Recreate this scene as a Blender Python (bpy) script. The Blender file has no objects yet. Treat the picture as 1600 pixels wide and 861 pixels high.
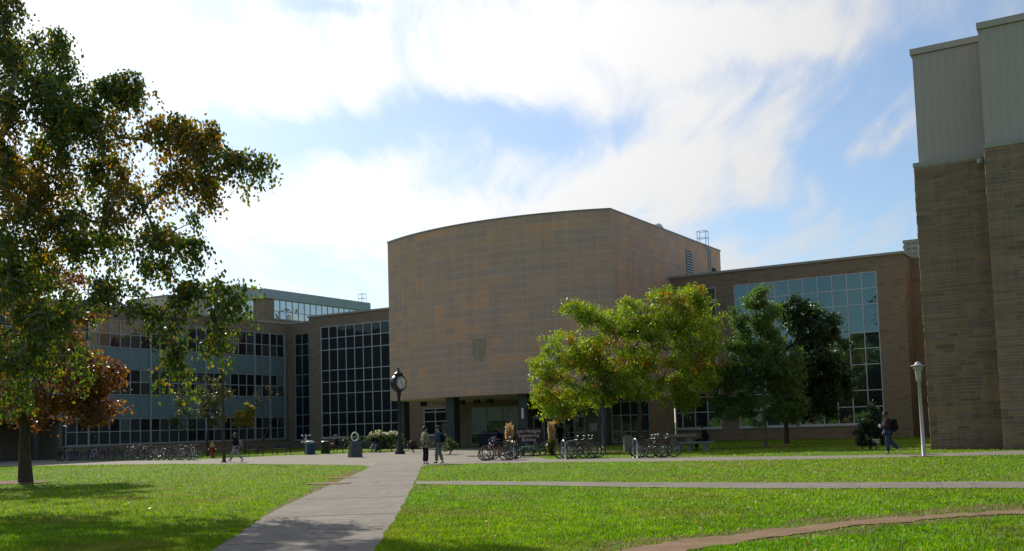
import bpy, bmesh, math, random
import numpy as np
from mathutils import Vector, Matrix, Euler

random.seed(7); np.random.seed(7)
scene = bpy.context.scene
col = scene.collection
R = math.radians

# ------------------------------------------------------------------ camera
FPX, PPX, PPY = 1576.26, 800.0, 543.2
PITCH, ROLL, EYE = R(4.497), R(1.681), 1.65
ANG = R(31.406)                       # turn of the building grid against the view axis
CA, SA = math.cos(ANG), math.sin(ANG)
fw = Vector((0, math.cos(PITCH), math.sin(PITCH)))
up0 = Vector((0, -math.sin(PITCH), math.cos(PITCH)))
rt = Vector((1, 0, 0)) * math.cos(ROLL) - up0 * math.sin(ROLL)
up = up0 * math.cos(ROLL) + Vector((1, 0, 0)) * math.sin(ROLL)
cam_data = bpy.data.cameras.new('camera')
cam = bpy.data.objects.new('camera', cam_data)
col.objects.link(cam)
cam.matrix_world = Matrix(((rt.x, up.x, -fw.x, 0), (rt.y, up.y, -fw.y, 0), (rt.z, up.z, -fw.z, EYE), (0, 0, 0, 1)))
cam_data.sensor_width = 36.0
cam_data.lens = FPX / 1600 * 36
cam_data.shift_y = (PPY - 430.5) / 1600
cam_data.clip_end = 6000
scene.camera = cam

# ------------------------------------------------------------------ light and exposure
SUN_AZ, SUN_EL = R(-30.0), R(34.5)    # azimuth from +Y, towards +X
sun_dir = Vector((math.sin(SUN_AZ) * math.cos(SUN_EL), math.cos(SUN_AZ) * math.cos(SUN_EL), math.sin(SUN_EL)))
sd = bpy.data.lights.new('sun', 'SUN'); sd.energy = 5.0; sd.angle = R(0.55); sd.color = (1, .93, .80)
so = bpy.data.objects.new('sun', sd); col.objects.link(so)
so.rotation_euler = (-sun_dir).to_track_quat('-Z', 'Y').to_euler()
so.location = sun_dir * 200
vs = scene.view_settings
vs.view_transform = 'Standard'; vs.look = 'None'; vs.gamma = 1; vs.exposure = 0.0; vs.use_curve_mapping = False

world = bpy.data.worlds.new('World'); scene.world = world; world.use_nodes = True
nt = world.node_tree; N = nt.nodes; L = nt.links; N.clear()
def nd(t, **k):
    n = N.new(t)
    for a, v in k.items(): setattr(n, a, v)
    return n
def vmath(op, a, b=None):
    n = nd('ShaderNodeVectorMath', operation=op)
    for i, s in enumerate((a, b)):
        if s is None: continue
        if isinstance(s, (tuple, list)): n.inputs[i].default_value = s
        else: L.new(s, n.inputs[i])
    return n
def fmath(op, a, b=None, c=None, clamp=False):
    n = nd('ShaderNodeMath', operation=op, use_clamp=clamp)
    for i, s in enumerate((a, b, c)):
        if s is None: continue
        if isinstance(s, (int, float)): n.inputs[i].default_value = s
        else: L.new(s, n.inputs[i])
    return n.outputs[0]
sky = nd('ShaderNodeTexSky', sky_type='NISHITA')
sky.sun_disc = False; sky.sun_elevation = SUN_EL; sky.sun_rotation = SUN_AZ; sky.air_density = 1.0; sky.dust_density = 0.6; sky.ozone_density = 1.5
tc = nd('ShaderNodeTexCoord')
dirv = vmath('NORMALIZE', tc.outputs['Generated']).outputs[0]
sep = nd('ShaderNodeSeparateXYZ'); L.new(dirv, sep.inputs[0])
dx, dy, dz = sep.outputs
zz = fmath('ADD', fmath('MAXIMUM', dz, 0.0), 0.22)
pu = fmath('DIVIDE', dx, zz); pv = fmath('DIVIDE', dy, zz)
plane = nd('ShaderNodeCombineXYZ'); L.new(pu, plane.inputs[0]); L.new(pv, plane.inputs[1])
# cloud sheet seen in perspective: warped streaky noise
warp = nd('ShaderNodeTexNoise'); warp.inputs['Scale'].default_value = 1.1; warp.inputs['Detail'].default_value = 3
L.new(plane.outputs[0], warp.inputs['Vector'])
wv = vmath('SCALE', vmath('SUBTRACT', warp.outputs['Color'], (.5, .5, .5)).outputs[0]); wv.inputs[3].default_value = 0.55
pw_ = vmath('ADD', plane.outputs[0], wv.outputs[0])
mp = nd('ShaderNodeMapping'); mp.inputs['Rotation'].default_value = (0, 0, R(-38)); mp.inputs['Scale'].default_value = (1.0, 0.42, 1); mp.inputs['Location'].default_value = (3.7, 1.2, 0)
L.new(pw_.outputs[0], mp.inputs['Vector'])
n1 = nd('ShaderNodeTexNoise'); n1.inputs['Scale'].default_value = 1.5; n1.inputs['Detail'].default_value = 8; n1.inputs['Roughness'].default_value = 0.56
L.new(mp.outputs[0], n1.inputs['Vector'])
# where the sheet opens and closes: directions (azimuth, elevation) of larger openings in view
az = fmath('ARCTAN2', dx, dy)
el = fmath('ARCSINE', dz)
w2 = nd('ShaderNodeSeparateColor'); L.new(warp.outputs['Color'], w2.inputs[0])
w3 = nd('ShaderNodeTexNoise'); w3.inputs['Scale'].default_value = 9; w3.inputs['Detail'].default_value = 5
L.new(dirv, w3.inputs['Vector'])
w3s = nd('ShaderNodeSeparateColor'); L.new(w3.outputs['Color'], w3s.inputs[0])
azw = fmath('ADD', az, fmath('MULTIPLY', fmath('SUBTRACT', w3s.outputs[0], .5), .22))
elw = fmath('ADD', el, fmath('MULTIPLY', fmath('SUBTRACT', w3s.outputs[1], .5), .09))
def blob(a, e, ra, re, amp, rot=0.0):
    ca, sa = math.cos(rot), math.sin(rot)
    u = fmath('SUBTRACT', azw, a); v = fmath('SUBTRACT', elw, e)
    x = fmath('DIVIDE', fmath('ADD', fmath('MULTIPLY', u, ca), fmath('MULTIPLY', v, sa)), ra)
    y = fmath('DIVIDE', fmath('SUBTRACT', fmath('MULTIPLY', v, ca), fmath('MULTIPLY', u, sa)), re)
    r2 = fmath('ADD', fmath('MULTIPLY', x, x), fmath('MULTIPLY', y, y))
    return fmath('MULTIPLY', fmath('EXPONENT', fmath('MULTIPLY', r2, -1.0)), amp)
def azel(px, py):
    d = fw + rt * ((px - PPX) / FPX) - up * ((py - PPY) / FPX); d.normalize()
    return math.atan2(d.x, d.y), math.asin(d.z)
SKY_SPOTS = [  # px, py, radius azimuth, radius elevation, amount (+ cloud, - open), tilt
    (470, 228, .115, .026, -.42, -.05), (720, 178, .10, .020, -.36, .05), (900, 195, .07, .018, -.22, 0),
    (250, 95, .05, .018, -.12, 0), (1330, 150, .13, .05, -.24, .1), (1360, 260, .06, .045, -.26, .2), (1150, 100, .10, .02, -.20, -.1),
    (1180, 350, .07, .022, -.26, 0), (800, 300, .10, .014, -.14, 0), (520, 5, .05, .012, -.2, 0),
    (1200, 60, .12, .035, .22, 0), (1080, 260, .16, .035, .26, .15), (500, 330, .25, .05, .20, 0), (450, 110, .35, .06, .22, 0), (1410, 215, .02, .025, .3, 0),
    (1000, 40, .12, .05, .12, 0)]
tot = None
for (px, py, ra, re, am, ro) in SKY_SPOTS:
    a, e = azel(px, py)
    b = blob(a, e, ra, re, am, ro)
    tot = b if tot is None else fmath('ADD', tot, b)
mp2 = nd('ShaderNodeMapping'); mp2.inputs['Rotation'].default_value = (0, 0, R(-50)); mp2.inputs['Scale'].default_value = (3.2, .8, 1)
L.new(pw_.outputs[0], mp2.inputs['Vector'])
n2 = nd('ShaderNodeTexNoise'); n2.inputs['Scale'].default_value = 3.0; n2.inputs['Detail'].default_value = 7; n2.inputs['Roughness'].default_value = .6; n2.inputs['Distortion'].default_value = .12
L.new(mp2.outputs[0], n2.inputs['Vector'])
dens = fmath('ADD', fmath('ADD', fmath('MULTIPLY', n1.outputs[0], 1.0), fmath('MULTIPLY', fmath('SUBTRACT', n2.outputs[0], .5), .85)), tot)
cd = vmath('DOT_PRODUCT', dirv, tuple(sun_dir)).outputs['Value']
# the sheet is denser on the sunny side of the sky
dens = fmath('ADD', dens, fmath('MULTIPLY', fmath('MULTIPLY_ADD', cd, .5, .5), .26))
ramp = nd('ShaderNodeMapRange', interpolation_type='SMOOTHSTEP'); L.new(dens, ramp.inputs[0])
ramp.inputs[1].default_value = .54; ramp.inputs[2].default_value = 1.02; ramp.inputs[3].default_value = 0.0; ramp.inputs[4].default_value = 1.0
mask = ramp.outputs[0]
mask = fmath('MULTIPLY_ADD', mask, .80, .20)
ph = fmath('POWER', fmath('MULTIPLY_ADD', cd, .5, .5, clamp=True), 5.0)      # thin cloud scatters sunlight forward
lum = fmath('ADD', fmath('MULTIPLY', ph, 8.5), 2.6)
cloudc = nd('ShaderNodeCombineXYZ')
L.new(fmath('MULTIPLY', lum, 1.0), cloudc.inputs[0]); L.new(fmath('MULTIPLY', lum, 1.0), cloudc.inputs[1]); L.new(fmath('MULTIPLY', lum, 1.0), cloudc.inputs[2])
hsv = nd('ShaderNodeHueSaturation'); hsv.inputs['Saturation'].default_value = 1.12
tint = vmath('MULTIPLY', sky.outputs[0], (.90, .99, 1.06)); L.new(tint.outputs[0], hsv.inputs['Color'])
mix = nd('ShaderNodeMix', data_type='VECTOR'); L.new(mask, mix.inputs[0]); L.new(hsv.outputs[0], mix.inputs[4]); L.new(cloudc.outputs[0], mix.inputs[5])
bg = nd('ShaderNodeBackground'); L.new(mix.outputs[1], bg.inputs[0]); bg.inputs[1].default_value = 0.125
wo = nd('ShaderNodeOutputWorld'); L.new(bg.outputs[0], wo.inputs[0])

# ------------------------------------------------------------------ measuring helpers (turn a line of sight into a place)
def ray(px, py): return fw + rt * ((px - PPX) / FPX) - up * ((py - PPY) / FPX)
def ground(px, py, z=0.0):
    d = ray(px, py); t = (z - EYE) / d.z
    return Vector((d.x * t, d.y * t, z))
def at(px, py, depth):
    d = ray(px, py); return Vector((0, 0, EYE)) + d * (depth / d.y)
def uv2xy(U, V): return (U * CA + V * SA, -U * SA + V * CA)
def onV(px, py, V):
    d = ray(px, py); t = V / (d.x * SA + d.y * CA); P = d * t
    return P.x * CA - P.y * SA, P.z + EYE
def onU(px, py, U):
    d = ray(px, py); t = U / (d.x * CA - d.y * SA); P = d * t
    return P.x * SA + P.y * CA, P.z + EYE

# ------------------------------------------------------------------ object helpers
def tag(o, label=None, cat=None, group=None, kind=None):
    if label: o['label'] = label
    if cat: o['category'] = cat
    if group: o['group'] = group
    if kind: o['kind'] = kind
    return o
def empty(name, loc=(0, 0, 0), rz=0.0):
    o = bpy.data.objects.new(name, None); col.objects.link(o)
    o.location = loc; o.rotation_euler = (0, 0, rz); o.empty_display_size = .2
    return o
def link(name, me, mat=None, parent=None):
    o = bpy.data.objects.new(name, me); col.objects.link(o)
    if mat is not None and not me.materials: me.materials.append(mat)
    if parent: o.parent = parent
    return o
class MB:
    """collects boxes, tubes and lathes; build() links them as one mesh object"""
    def __init__(s): s.v = []; s.f = []; s.m = []
    def add(s, vs, fs, mi=0):
        b = len(s.v); s.v += [tuple(x) for x in vs]; s.f += [tuple(b + i for i in f) for f in fs]; s.m += [mi] * len(fs); return s
    def box(s, x0, x1, y0, y1, z0, z1, mi=0, mtx=None):
        vs = [(x, y, z) for z in (z0, z1) for y in (y0, y1) for x in (x0, x1)]
        if mtx is not None: vs = [mtx @ Vector(v) for v in vs]
        return s.add(vs, [(0, 2, 3, 1), (4, 5, 7, 6), (0, 1, 5, 4), (2, 6, 7, 3), (0, 4, 6, 2), (1, 3, 7, 5)], mi)
    def tube(s, pts, rad, n=8, mi=0, cap=True):
        pts = [Vector(p) for p in pts]
        if not isinstance(rad, (list, tuple)): rad = [rad] * len(pts)
        rings = []
        for i, p in enumerate(pts):
            t = (pts[min(i + 1, len(pts) - 1)] - pts[max(i - 1, 0)]).normalized()
            a = Vector((0, 0, 1)) if abs(t.z) < .9 else Vector((1, 0, 0))
            x = t.cross(a).normalized(); y = t.cross(x)
            rings.append([p + (x * math.cos(2 * math.pi * k / n) + y * math.sin(2 * math.pi * k / n)) * rad[i] for k in range(n)])
        vs = [v for r in rings for v in r]; fs = []
        for i in range(len(pts) - 1):
            for k in range(n):
                fs.append((i * n + k, i * n + (k + 1) % n, (i + 1) * n + (k + 1) % n, (i + 1) * n + k))
        if cap: fs += [tuple(range(n)), tuple(range((len(pts) - 1) * n, len(pts) * n))[::-1]]
        return s.add(vs, fs, mi)
    def lathe(s, prof, n=16, mi=0, c=(0, 0, 0), mtx=None):
        vs = []; fs = []
        for r, z in prof:
            for k in range(n):
                v = Vector((c[0] + r * math.cos(2 * math.pi * k / n), c[1] + r * math.sin(2 * math.pi * k / n), c[2] + z))
                vs.append(mtx @ v if mtx is not None else v)
        for i in range(len(prof) - 1):
            for k in range(n): fs.append((i * n + k, i * n + (k + 1) % n, (i + 1) * n + (k + 1) % n, (i + 1) * n + k))
        fs += [tuple(range(n))[::-1], tuple(range((len(prof) - 1) * n, len(prof) * n))]
        return s.add(vs, fs, mi)
    def torus(s, R_, r, n=24, m=8, mi=0, mtx=None, sx=1, sz=1):
        vs = []; fs = []
        for i in range(n):
            a = 2 * math.pi * i / n
            for j in range(m):
                b = 2 * math.pi * j / m
                v = Vector(((R_ + r * math.cos(b)) * math.cos(a) * sx, r * math.sin(b), (R_ + r * math.cos(b)) * math.sin(a) * sz))
                vs.append(mtx @ v if mtx is not None else v)
        for i in range(n):
            for j in range(m): fs.append((i * m + j, i * m + (j + 1) % m, ((i + 1) % n) * m + (j + 1) % m, ((i + 1) % n) * m + j))
        return s.add(vs, fs, mi)
    def ball(s, c, r, n=10, mi=0, sc=(1, 1, 1)):
        h = n // 2
        vs = [(c[0], c[1], c[2] - r * sc[2])]; fs = []
        for i in range(1, h):
            a = -math.pi / 2 + math.pi * i / h
            for k in range(n):
                b = 2 * math.pi * k / n
                vs.append((c[0] + r * sc[0] * math.cos(a) * math.cos(b), c[1] + r * sc[1] * math.cos(a) * math.sin(b), c[2] + r * sc[2] * math.sin(a)))
        vs.append((c[0], c[1], c[2] + r * sc[2])); T = len(vs) - 1
        for k in range(n): fs.append((0, 1 + (k + 1) % n, 1 + k)); fs.append((T, T - n + k, T - n + (k + 1) % n))
        for i in range(h - 2):
            for k in range(n): fs.append((1 + i * n + k, 1 + i * n + (k + 1) % n, 1 + (i + 1) * n + (k + 1) % n, 1 + (i + 1) * n + k))
        return s.add(vs, fs, mi)
    def mesh(s, name, mats=None, smooth=False):
        me = bpy.data.meshes.new(name); me.from_pydata(s.v, [], s.f)
        if mats is not None:
            for m in (mats if isinstance(mats, (list, tuple)) else [mats]): me.materials.append(m)
        if any(s.m): me.polygons.foreach_set('material_index', s.m)
        if smooth: me.polygons.foreach_set('use_smooth', [True] * len(s.f))
        me.update(); return me
    def build(s, name, mats=None, parent=None, smooth=False):
        return link(name, s.mesh(name, mats, smooth), None, parent)
def poly_sheet(name, pts, z, mat, parent=None):
    """flat sheet from an outline of (x, y)"""
    from mathutils.geometry import delaunay_2d_cdt
    n = len(pts); vo, _, fo, *_r = delaunay_2d_cdt([Vector(p[:2]) for p in pts], [(k, (k + 1) % n) for k in range(n)], [], 2, 1e-5)
    me = bpy.data.meshes.new(name); me.from_pydata([(v.x, v.y, z) for v in vo], [], [tuple(f) for f in fo]); me.update()
    if me.polygons and me.polygons[0].normal.z < 0: me.flip_normals()
    return link(name, me, mat, parent)
def fast_mesh(name, verts, faces_n, k, mats=None, colr=None):
    """numpy verts (n,3) and faces of k corners"""
    me = bpy.data.meshes.new(name); nv = len(verts); nf = len(faces_n)
    me.vertices.add(nv); me.vertices.foreach_set('co', np.asarray(verts, np.float32).ravel())
    me.loops.add(nf * k); me.loops.foreach_set('vertex_index', np.asarray(faces_n, np.int32).ravel())
    me.polygons.add(nf); me.polygons.foreach_set('loop_start', np.arange(0, nf * k, k, dtype=np.int32)); me.polygons.foreach_set('loop_total', np.full(nf, k, np.int32))
    if colr is not None:
        at_ = me.color_attributes.new('Col', 'FLOAT_COLOR', 'POINT')
        c4 = np.ones((nv, 4), np.float32); c4[:, :3] = colr; at_.data.foreach_set('color', c4.ravel())
    for m in (mats if isinstance(mats, (list, tuple)) else [mats] if mats else []): me.materials.append(m)
    me.update(calc_edges=True); me.validate()
    return me

# ------------------------------------------------------------------ materials
class NT:
    def __init__(s, name):
        s.mat = bpy.data.materials.new(name); s.mat.use_nodes = True; s.t = s.mat.node_tree; s.t.nodes.clear()
        s.out = s.n('ShaderNodeOutputMaterial')
    def n(s, t, **k):
        x = s.t.nodes.new(t)
        for a, v in k.items(): setattr(x, a, v)
        return x
    def l(s, a, b): s.t.links.new(a, b)
    def noise(s, scale, detail=4, rough=.55, vec=None, scl=None):
        x = s.n('ShaderNodeTexNoise'); x.inputs['Scale'].default_value = scale; x.inputs['Detail'].default_value = detail; x.inputs['Roughness'].default_value = rough
        if vec is None: vec = s.obj()
        if scl:
            m = s.n('ShaderNodeMapping'); m.inputs['Scale'].default_value = scl; s.l(vec, m.inputs[0]); vec = m.outputs[0]
        s.l(vec, x.inputs['Vector']); return x.outputs[0]
    def obj(s): return s.n('ShaderNodeTexCoord').outputs['Object']
    def pos(s): return s.n('ShaderNodeNewGeometry').outputs['Position']
    def ramp(s, fac, stops, interp='LINEAR'):
        r = s.n('ShaderNodeValToRGB'); r.color_ramp.interpolation = interp
        e = r.color_ramp.elements
        while len(e) < len(stops): e.new(.5)
        for i, (p, c) in enumerate(stops): e[i].position = p; e[i].color = (*c, 1)
        s.l(fac, r.inputs[0]); return r.outputs[0]
    def mixc(s, fac, a, b, mode='MIX'):
        m = s.n('ShaderNodeMix', data_type='RGBA', blend_type=mode)
        for sock, v in ((m.inputs[0], fac), (m.inputs[6], a), (m.inputs[7], b)):
            if isinstance(v, (int, float)): sock.default_value = v
            elif isinstance(v, tuple): sock.default_value = (*v, 1)
            else: s.l(v, sock)
        return m.outputs[2]
    def math(s, op, a, b=None):
        m = s.n('ShaderNodeMath', operation=op)
        for i, v in enumerate((a, b)):
            if v is None: continue
            if isinstance(v, (int, float)): m.inputs[i].default_value = v
            else: s.l(v, m.inputs[i])
        return m.outputs[0]
    def bump(s, h, strength=.3, dist=.02):
        b = s.n('ShaderNodeBump'); b.inputs['Strength'].default_value = strength; b.inputs['Distance'].default_value = dist
        s.l(h, b.inputs['Height']); return b.outputs[0]
    def bsdf(s, color, rough=.7, metal=0, spec=.4, normal=None):
        p = s.n('ShaderNodeBsdfPrincipled')
        if isinstance(color, tuple): p.inputs['Base Color'].default_value = (*color, 1)
        else: s.l(color, p.inputs['Base Color'])
        if isinstance(rough, (int, float)): p.inputs['Roughness'].default_value = rough
        else: s.l(rough, p.inputs['Roughness'])
        p.inputs['Metallic'].default_value = metal; p.inputs['Specular IOR Level'].default_value = spec
        if normal is not None: s.l(normal, p.inputs['Normal'])
        return p
    def done(s, sh):
        s.l(sh.outputs[0] if hasattr(sh, 'outputs') else sh, s.out.inputs[0]); return s.mat
def paint(name, c, rough=.5, metal=0, var=.12, scale=6, spec=.4):
    m = NT(name); nz = m.noise(scale, 5)
    lo = tuple(x * (1 - var) for x in c); hi = tuple(min(1, x * (1 + var)) for x in c)
    return m.done(m.bsdf(m.ramp(nz, [(.3, lo), (.7, hi)]), rough, metal, spec))
M = {}
def stone_wall(name, cols, mortar, bw=.62, rh=.19):
    m = NT(name); sp = m.n('ShaderNodeSeparateXYZ'); m.l(m.obj(), sp.inputs[0])
    cb = m.n('ShaderNodeCombineXYZ'); m.l(m.math('ADD', sp.outputs[0], sp.outputs[1]), cb.inputs[0]); m.l(sp.outputs[2], cb.inputs[1])
    w = m.noise(1.3, 2, vec=cb.outputs[0], scl=(.3, 1, 1))
    cb2 = m.n('ShaderNodeCombineXYZ'); m.l(m.math('ADD', m.math('ADD', sp.outputs[0], sp.outputs[1]), m.math('MULTIPLY', w, .5)), cb2.inputs[0]); m.l(m.math('ADD', sp.outputs[2], m.math('MULTIPLY', w, .06)), cb2.inputs[1])
    b = m.n('ShaderNodeTexBrick'); m.l(cb2.outputs[0], b.inputs['Vector'])
    b.offset = .37; b.squash = .7; b.squash_frequency = 3
    b.inputs['Scale'].default_value = 1; b.inputs['Brick Width'].default_value = bw; b.inputs['Row Height'].default_value = rh
    b.inputs['Mortar Size'].default_value = .012; b.inputs['Mortar Smooth'].default_value = .3; b.inputs['Bias'].default_value = 0
    b.inputs['Color1'].default_value = (0, 0, 0, 1); b.inputs['Color2'].default_value = (1, 1, 1, 1); b.inputs['Mortar'].default_value = (.5, .5, .5, 1)
    big = m.noise(.9, 4, vec=cb.outputs[0]); fine = m.noise(9, 4, vec=cb.outputs[0])
    t = m.math('ADD', m.math('MULTIPLY', b.outputs[0], .6), m.math('MULTIPLY', m.math('ADD', big, fine), .2))
    c = m.ramp(t, [(.15 + .7 * i / (len(cols) - 1), k) for i, k in enumerate(cols)])
    c = m.mixc(b.outputs['Fac'], c, mortar)
    h = m.math('SUBTRACT', m.math('MULTIPLY', fine, .4), b.outputs['Fac'])
    return m.done(m.bsdf(c, .9, 0, .2, m.bump(h, .6, .03)))
M['stone'] = stone_wall('rubble_stone', [(.18, .135, .088), (.25, .192, .13), (.24, .195, .142), (.29, .21, .13)], (.31, .26, .195))
def piece_mat(name, stops, island=False, grain=14, rough=.85, joint=False, by_color=False, g_=.35, n_=.35, s_=.5):
    m = NT(name)
    if island: rnd = m.n('ShaderNodeNewGeometry').outputs['Random Per Island']
    elif by_color:
        sc_ = m.n('ShaderNodeSeparateColor'); m.l(m.n('ShaderNodeObjectInfo').outputs['Color'], sc_.inputs[0]); rnd = sc_.outputs[0]
    else: rnd = m.n('ShaderNodeObjectInfo').outputs['Random']
    base = m.ramp(rnd, stops)
    nz = m.noise(grain, 6, .65, vec=m.pos()); nb = m.noise(.8, 4, vec=m.pos())
    c = m.mixc(m.math('MULTIPLY', nz, g_), base, tuple(x * .55 for x in stops[0][1]), 'MIX')
    c = m.mixc(n_, c, m.ramp(nb, [(.3, (.6, .6, .6)), (.7, (1, 1, 1))]), 'MULTIPLY')
    st = m.noise(1.0, 5, .6, vec=m.pos(), scl=(2.6, 2.6, .16))
    c = m.mixc(s_, c, m.ramp(st, [(.35, (.62, .60, .57)), (.58, (1, 1, 1))]), 'MULTIPLY')
    return m.done(m.bsdf(c, rough, 0, .25, m.bump(nz, .5, .012)))
NEAR = [(0, (0.218, 0.144, 0.095)), (.2, (0.333, 0.221, 0.145)), (.4, (0.265, 0.187, 0.135)), (.6, (0.400, 0.252, 0.147)), (.8, (0.250, 0.178, 0.135)), (1, (0.364, 0.259, 0.186))]
M['near_stone'] = piece_mat('rubble_stone_piece', NEAR)
M['near_stone_i'] = piece_mat('rubble_stone_pieces', NEAR, True)
PAN = [(0, (0.556, 0.385, 0.290)), (0.16, (0.580, 0.395, 0.290)), (0.3, (0.635, 0.414, 0.280)), (0.44, (0.673, 0.424, 0.269)), (0.54, (0.596, 0.402, 0.290)), (0.66, (0.550, 0.389, 0.304)), (0.78, (0.589, 0.406, 0.304)), (0.88, (0.712, 0.431, 0.263)), (1, (0.743, 0.414, 0.246))]
M['panel'] = piece_mat('sandstone_panel', PAN, False, 30, by_color=True, g_=.18, n_=.2, s_=.22)
M['panel_i'] = piece_mat('sandstone_panels', PAN, True, 30, g_=.18, n_=.2, s_=.22)
M['mortar'] = paint('mortar', (.43, .355, .265), .95, var=.1, scale=9)
M['joint'] = paint('panel_joint', (.66, .54, .42), .95, var=.08)
M['alu'] = paint('window_aluminium', (.52, .56, .58), .4, .1)
M['alu_dull'] = paint('dull_aluminium', (.36, .41, .42), .5, .1)
M['coping'] = paint('coping_metal', (.24, .22, .19), .5, .2)
M['coping_pale'] = paint('coping_stone', (.34, .33, .29), .8)
M['teal'] = paint('teal_spandrel', (.135, .225, .245), .45, var=.1, scale=1.5)
M['fascia'] = paint('teal_fascia', (.29, .38, .40), .5, var=.06, scale=1)
M['soffit'] = paint('soffit_plaster', (.70, .63, .50), .8, var=.08, scale=1)
M['column'] = paint('column_slate', (.05, .054, .052), .5, var=.25, scale=2)
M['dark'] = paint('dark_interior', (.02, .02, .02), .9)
M['roof'] = paint('roof_gravel', (.25, .24, .22), .95, var=.2, scale=12)
M['metal_panel'] = paint('grey_metal_panel', (.43, .365, .325), .45, .0, var=.06, scale=1.2)
M['metal_panel_b'] = paint('beige_metal_panel', (.42, .38, .29), .5, .0, var=.08)
M['black'] = paint('black_paint', (.012, .012, .014), .35, 0, .2, spec=.5)
M['steel'] = paint('galvanised_steel', (.42, .43, .44), .38, .8)
M['white'] = paint('white_paint', (.78, .77, .74), .5, var=.05)
M['conc'] = paint('cast_concrete', (.22, .20, .165), .9, var=.15, scale=5)
def glass_mat(name, base, tint, refl, rough=.015, wav=.003):
    m = NT(name)
    n_ = m.noise(.55, 2, vec=m.pos()); oi = m.n('ShaderNodeObjectInfo')
    bmp = m.bump(n_, 1.0, wav * 6)
    d = m.bsdf(base, .4, 0, .2)
    g = m.n('ShaderNodeBsdfGlossy'); g.inputs['Color'].default_value = (*tint, 1); g.inputs['Roughness'].default_value = rough; m.l(bmp, g.inputs['Normal'])
    fr = m.n('ShaderNodeFresnel'); fr.inputs[0].default_value = 1.5
    fac = m.math('ADD', m.math('MULTIPLY', fr.outputs[0], .6), refl)
    x = m.n('ShaderNodeMixShader'); m.l(fac, x.inputs[0]); m.l(d.outputs[0], x.inputs[1]); m.l(g.outputs[0], x.inputs[2])
    return m.done(x)
M['glass'] = glass_mat('tinted_glass', (.010, .016, .017), (.60, .90, .91), .17)
M['glass_dark'] = glass_mat('dark_glass', (.008, .010, .012), (.75, .95, .95), .02)
M['glass_blind'] = glass_mat('glass_with_blind', (.11, .15, .155), (.8, .95, .95), .12)
M['glass_grey'] = glass_mat('grey_glass', (.035, .046, .05), (.8, .95, .95), .05)
M['glass_clear'] = glass_mat('bright_glass', (.05, .06, .06), (.95, 1, 1), .62, .03)
def leaf_mat(name, trans=.45, gloss=.5):
    m = NT(name); a = m.n('ShaderNodeAttribute', attribute_name='Col')
    p = m.bsdf(a.outputs[0], .42, 0, gloss)
    t = m.n('ShaderNodeBsdfTranslucent'); hs = m.n('ShaderNodeHueSaturation'); hs.inputs['Value'].default_value = 1.9; hs.inputs['Saturation'].default_value = 1.1; m.l(a.outputs[0], hs.inputs['Color']); m.l(hs.outputs[0], t.inputs[0])
    x = m.n('ShaderNodeMixShader'); x.inputs[0].default_value = trans; m.l(p.outputs[0], x.inputs[1]); m.l(t.outputs[0], x.inputs[2])
    return m.done(x)
M['leaf'] = leaf_mat('leaves', .42)
M['needle'] = leaf_mat('dark_needles', .15, .3)
M['blade'] = leaf_mat('grass_blades', .5, .18)
def bark_mat(name, c1, c2, sc=(8, 8, 1.6), vscale=1):
    m = NT(name); nz = m.noise(3, 6, .7, scl=sc)
    return m.done(m.bsdf(m.ramp(nz, [(.35, c1), (.62, c2)]), .9, 0, .2, m.bump(nz, .6, .02)))
M['bark'] = bark_mat('bark', (.045, .035, .025), (.11, .085, .06))
M['bark_pale'] = bark_mat('pale_bark', (.10, .085, .065), (.25, .22, .17))
M['bark_birch'] = bark_mat('birch_bark', (.09, .07, .055), (.40, .36, .31), (1.5, 1.5, 7))

m = NT('lawn')
g1 = m.noise(.22, 5, .6, vec=m.pos()); g2 = m.noise(1.7, 5, .6, vec=m.pos()); g3 = m.noise(30, 4, .7, vec=m.pos())
c = m.ramp(g1, [(.3, (.105, .195, .010)), (.55, (.132, .225, .013)), (.75, (.165, .235, .018))])
c = m.mixc(m.math('MULTIPLY', g2, .55), c, (.17, .20, .03))
c = m.mixc(.75, c, m.ramp(g3, [(.3, (.42, .45, .40)), (.7, (1, 1, 1))]), 'MULTIPLY')
M['lawn'] = m.done(m.bsdf(c, .95, 0, .1, m.bump(g3, .6, .008)))
m = NT('paving_concrete')
g1 = m.noise(.35, 6, .6, vec=m.pos()); g2 = m.noise(45, 5, .7, vec=m.pos()); g4 = m.noise(2.6, 6, .65, vec=m.pos())
c = m.ramp(g1, [(.3, (.23, .207, .172)), (.7, (.29, .262, .22))])
c = m.mixc(.7, c, m.ramp(g2, [(.3, (.62, .6, .58)), (.7, (1, 1, 1))]), 'MULTIPLY')
c = m.mixc(.6, c, m.ramp(g4, [(.35, (.62, .58, .53)), (.55, (1, 1, 1))]), 'MULTIPLY')
M['paving'] = m.done(m.bsdf(c, .9, 0, .25, m.bump(g2, .5, .004)))
m = NT('path_asphalt')
g1 = m.noise(.5, 6, .6, vec=m.pos()); g2 = m.noise(60, 5, .75, vec=m.pos()); g4 = m.noise(1.9, 7, .7, vec=m.pos())
c = m.ramp(g1, [(.3, (.235, .21, .18)), (.7, (.30, .27, .232))])
c = m.mixc(.8, c, m.ramp(g2, [(.32, (.5, .48, .46)), (.68, (1, 1, 1))]), 'MULTIPLY')
c = m.mixc(.6, c, m.ramp(g4, [(.35, (.66, .62, .58)), (.6, (1, 1, 1))]), 'MULTIPLY')
vo = m.n('ShaderNodeTexVoronoi', feature='DISTANCE_TO_EDGE'); vo.inputs['Scale'].default_value = .45
wz = m.n('ShaderNodeVectorMath', operation='ADD'); nzv = m.n('ShaderNodeTexNoise'); nzv.inputs['Scale'].default_value = 1.1; nzv.inputs['Detail'].default_value = 6
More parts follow.
